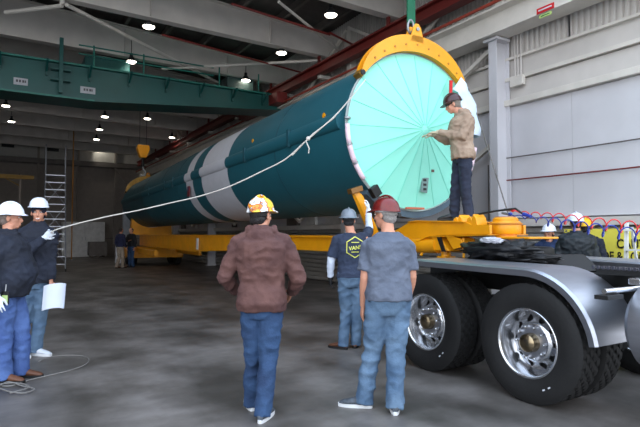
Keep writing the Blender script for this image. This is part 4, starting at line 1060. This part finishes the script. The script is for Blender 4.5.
# 4 on the gooseneck
p4 = person('person in tan hooded jacket standing on the gooseneck, touching the mint cover', 462, 7.2, 1.69, -78, cloth('tan_duck', (138, 116, 98), c2=(162, 140, 120)), DEN4,
    J=dict(P=(.02, 0, .93), N=(.0, .0, 1.47), H=(-.1, .04, 1.62), shL=(.03, -.17, 1.40), elL=(-.03, -.2, 1.13), wrL=(-.3, .02, 1.23), shR=(-.03, .17, 1.4), elR=(-.12, .2, 1.13), wrR=(-.33, .2, 1.23),
           hpL=(.03, -.09, .92), hpR=(.01, .09, .92), knL=(.03, -.08, .5), knR=(-.05, .09, .5), anL=(.06, -.09, .09), anR=(-.1, .08, .09)),
    head_pitch=-18, hatcol=H_brown, hair=(120, 110, 100), hood=True, gloves=dict(L=T_glove, R=T_glove), shoecol=SH_blk, bulk=.025, topname='hooded_jacket', vox=.009, handL=((-1, .45, .05), (0, .3, -1)), handR=((-1, .45, .05), (0, .3, -1)), sc=.98)
MB().tube([p4[4](.08, .0, .02), p4[4](.06, .09, .012), p4[4](-.06, .09, .012), p4[4](-.08, 0, .02)], .009, 6).build('safety_glasses', M_blk, p4[0])
# 5, 6 left pair
M_djk = cloth('dark_jacket', (20, 24, 36), c2=(30, 36, 52))
p5 = person('person at the left edge in dark jacket and white full-brim hard hat, badge on belt', 9, 5.42, 0, 72, M_djk, DEN3,
    J=dict(H=(.0, .03, 1.665), wrR=(.07, -.3, .9), elR=(.0, -.28, 1.16), elL=(-.08, .28, 1.16), wrL=(-.06, .27, .93), knL=(.1, .08, .5), anL=(.12, .08, .09), knR=(.02, -.1, .5), anR=(.05, -.1, .09), hpR=(.02, -.08, .92)),
    hat='full', hatcol=H_white, hair=(120, 104, 96), gloves=dict(R=W_glove), shoecol=SH_brown, solecol=M_blk, bulk=.05, toeR=(1, -.1, 0), toeL=(1, .1, 0), belly=.07, legw=1.2)
q = p5[1]['P']; bd = V((.13, -.25, .87))
MB().box(bd, (.075, .014, .13)).build('badge_holder', M_blk, p5[0], bevel=.006); MB().box(bd + V((0, -.009, -.012)), (.055, .004, .075)).build('badge_card', mat('badge_green', (170, 190, 120), .5), p5[0]); MB().cyl(bd + V((0, .0, .06)), bd + V((0, .01, .13)), .006, 6).build('badge_clip', M_steel, p5[0])
p6 = person('smiling person in a dark jacket, navy knit cap and white hard hat holding the rope', 37, 6.5, 0, 150, M_djk, DEN2,
    J=dict(H=(.03, -.02, 1.76), shL=(.16, .06, 1.48), elL=(.17, .02, 1.2), wrL=(.2, -.02, .93), shR=(-.16, -.08, 1.48), elR=(-.02, -.3, 1.22), wrR=(.2, -.2, 1.45), N=(.01, 0, 1.61), knL=(.06, .02, .52), anL=(.02, .0, .09), knR=(-.08, -.06, .52), anR=(-.16, -.1, .09)),
    head_yaw=8, hatcol=H_white, gloves=dict(R=W_glove), shoecol=SH_white, solecol=SOLE_W, toeR=(.8, -.3, 0), toeL=(1, -.2, 0), sc=1.03, bulk=.01, hatup=.078, handR=((.8, -.1, .6), (.2, -1, -.2)), handL=((.15, -.1, -1), (.9, -.2, 0)), curl=.75)
h_ = p6[4]; mb = MB(); mb.ell(h_(0, -.012, .04), (.085, .105, .08), p6[5][2], 24, 12); mb.ell(h_(0, -.05, -.01), (.08, .06, .08), p6[5][2], 20, 12)
remesh('knit_cap', mb, cloth('knit_navy', (22, 26, 48)), p6[0], .006, 2)
MB().tube([h_(-.024, .094, -.064), h_(-.012, .1, -.071), h_(0, .102, -.073), h_(.012, .1, -.071), h_(.024, .094, -.064)], [.002, .005, .0055, .005, .002], 8).build('teeth', mat('teeth', (230, 226, 218), .3), p6[0], smooth=True)
MB().tube([h_(-.026, .093, -.062), h_(-.012, .099, -.08), h_(0, .1, -.082), h_(.012, .099, -.08), h_(.026, .093, -.062)], .0035, 8).build('lower_lip', mat('lip', (170, 96, 90), .5), p6[0], smooth=True)
# paper in the other hand
pw = p6[0].matrix_world if False else None
pc = atF(55, 297, 6.35); pap = empty('paper_sheets', pc, -YAW, 'white sheets of paper held low by the smiling person', 'paper')
for k in range(2):
    R = []
    for i in range(9):
        u = i / 8 - .5; R.append([(u * .27 + .02 * v_ + k * .006, .02 * sin(u * 7) + k * .006, v_ * .30 + .02 * cos(u * 3) + u * .03) for v_ in (-.5, -.25, 0, .25, .5)])
    vs = [p for r in R for p in r]; n = len(vs); vs2 = [(p[0], p[1] + .0015, p[2]) for p in vs]; fs = []
    for i in range(8):
        for j in range(4): q_ = i * 5 + j; fs += [(q_, q_ + 1, q_ + 6, q_ + 5), (n + q_, n + q_ + 5, n + q_ + 6, n + q_ + 1)]
    MB().add(vs + vs2, fs).build('sheet', mat('paper_white', (226, 232, 246), .7, var=.02), pap, smooth=True)
# 7, 8 far by the trailer's rear
person('distant person in a navy shirt and khaki trousers by the rear of the trailer', 121, 23.0, 0, 25, cloth('navy_shirt', (26, 30, 60)), cloth('khaki', (150, 136, 120)), hair=(40, 30, 26), vox=.014, cv=.02, kind='tee', shoecol=SH_brown, J=dict(anL=(-.12, -.1, .09), anR=(.08, .1, .09)), topname='shirt')
person('distant person in a black shirt and jeans right of the khaki trousered one', 131.5, 23.6, 0, -150, cloth('black_shirt', (24, 24, 28)), DEN1, hair=(60, 40, 30), vox=.014, cv=.02, kind='tee', shoecol=SH_blk, topname='shirt', J=dict(elR=(-.2, -.15, 1.15), wrR=(-.0, -.3, 1.2)))
# 9-11 behind the truck
person('person in a blue jacket and white hard hat facing left behind the truck', 549, 8.5, 0, -140, cloth('blue_jacket', (24, 40, 74), c2=(34, 54, 92)), DEN4, hat='cap', hatcol=H_white, hair=(40, 34, 32), vox=.009, hood=True, sc=.91, head_yaw=10, shoecol=SH_blk)
person('person seen from behind in black padded jacket and white hard hat before the banner', 576, 7.8, 0, 15, mat('padded_black', (22, 30, 36), .6, bump=.3, bscale=20), DEN4, hat='cap', hatcol=H_white, hair=(40, 34, 32), vox=.009, bulk=.05, shoecol=SH_blk, sc=1.0)
person('person in a yellow hard hat mostly hidden behind the black padded jacket', 586, 8.35, 0, 40, M_djk, DEN4, hat='cap', hatcol=M_yell, hair=(40, 34, 32), vox=.011, shoecol=SH_blk, sc=.96)

bpy.data.scenes.remove(TMP)
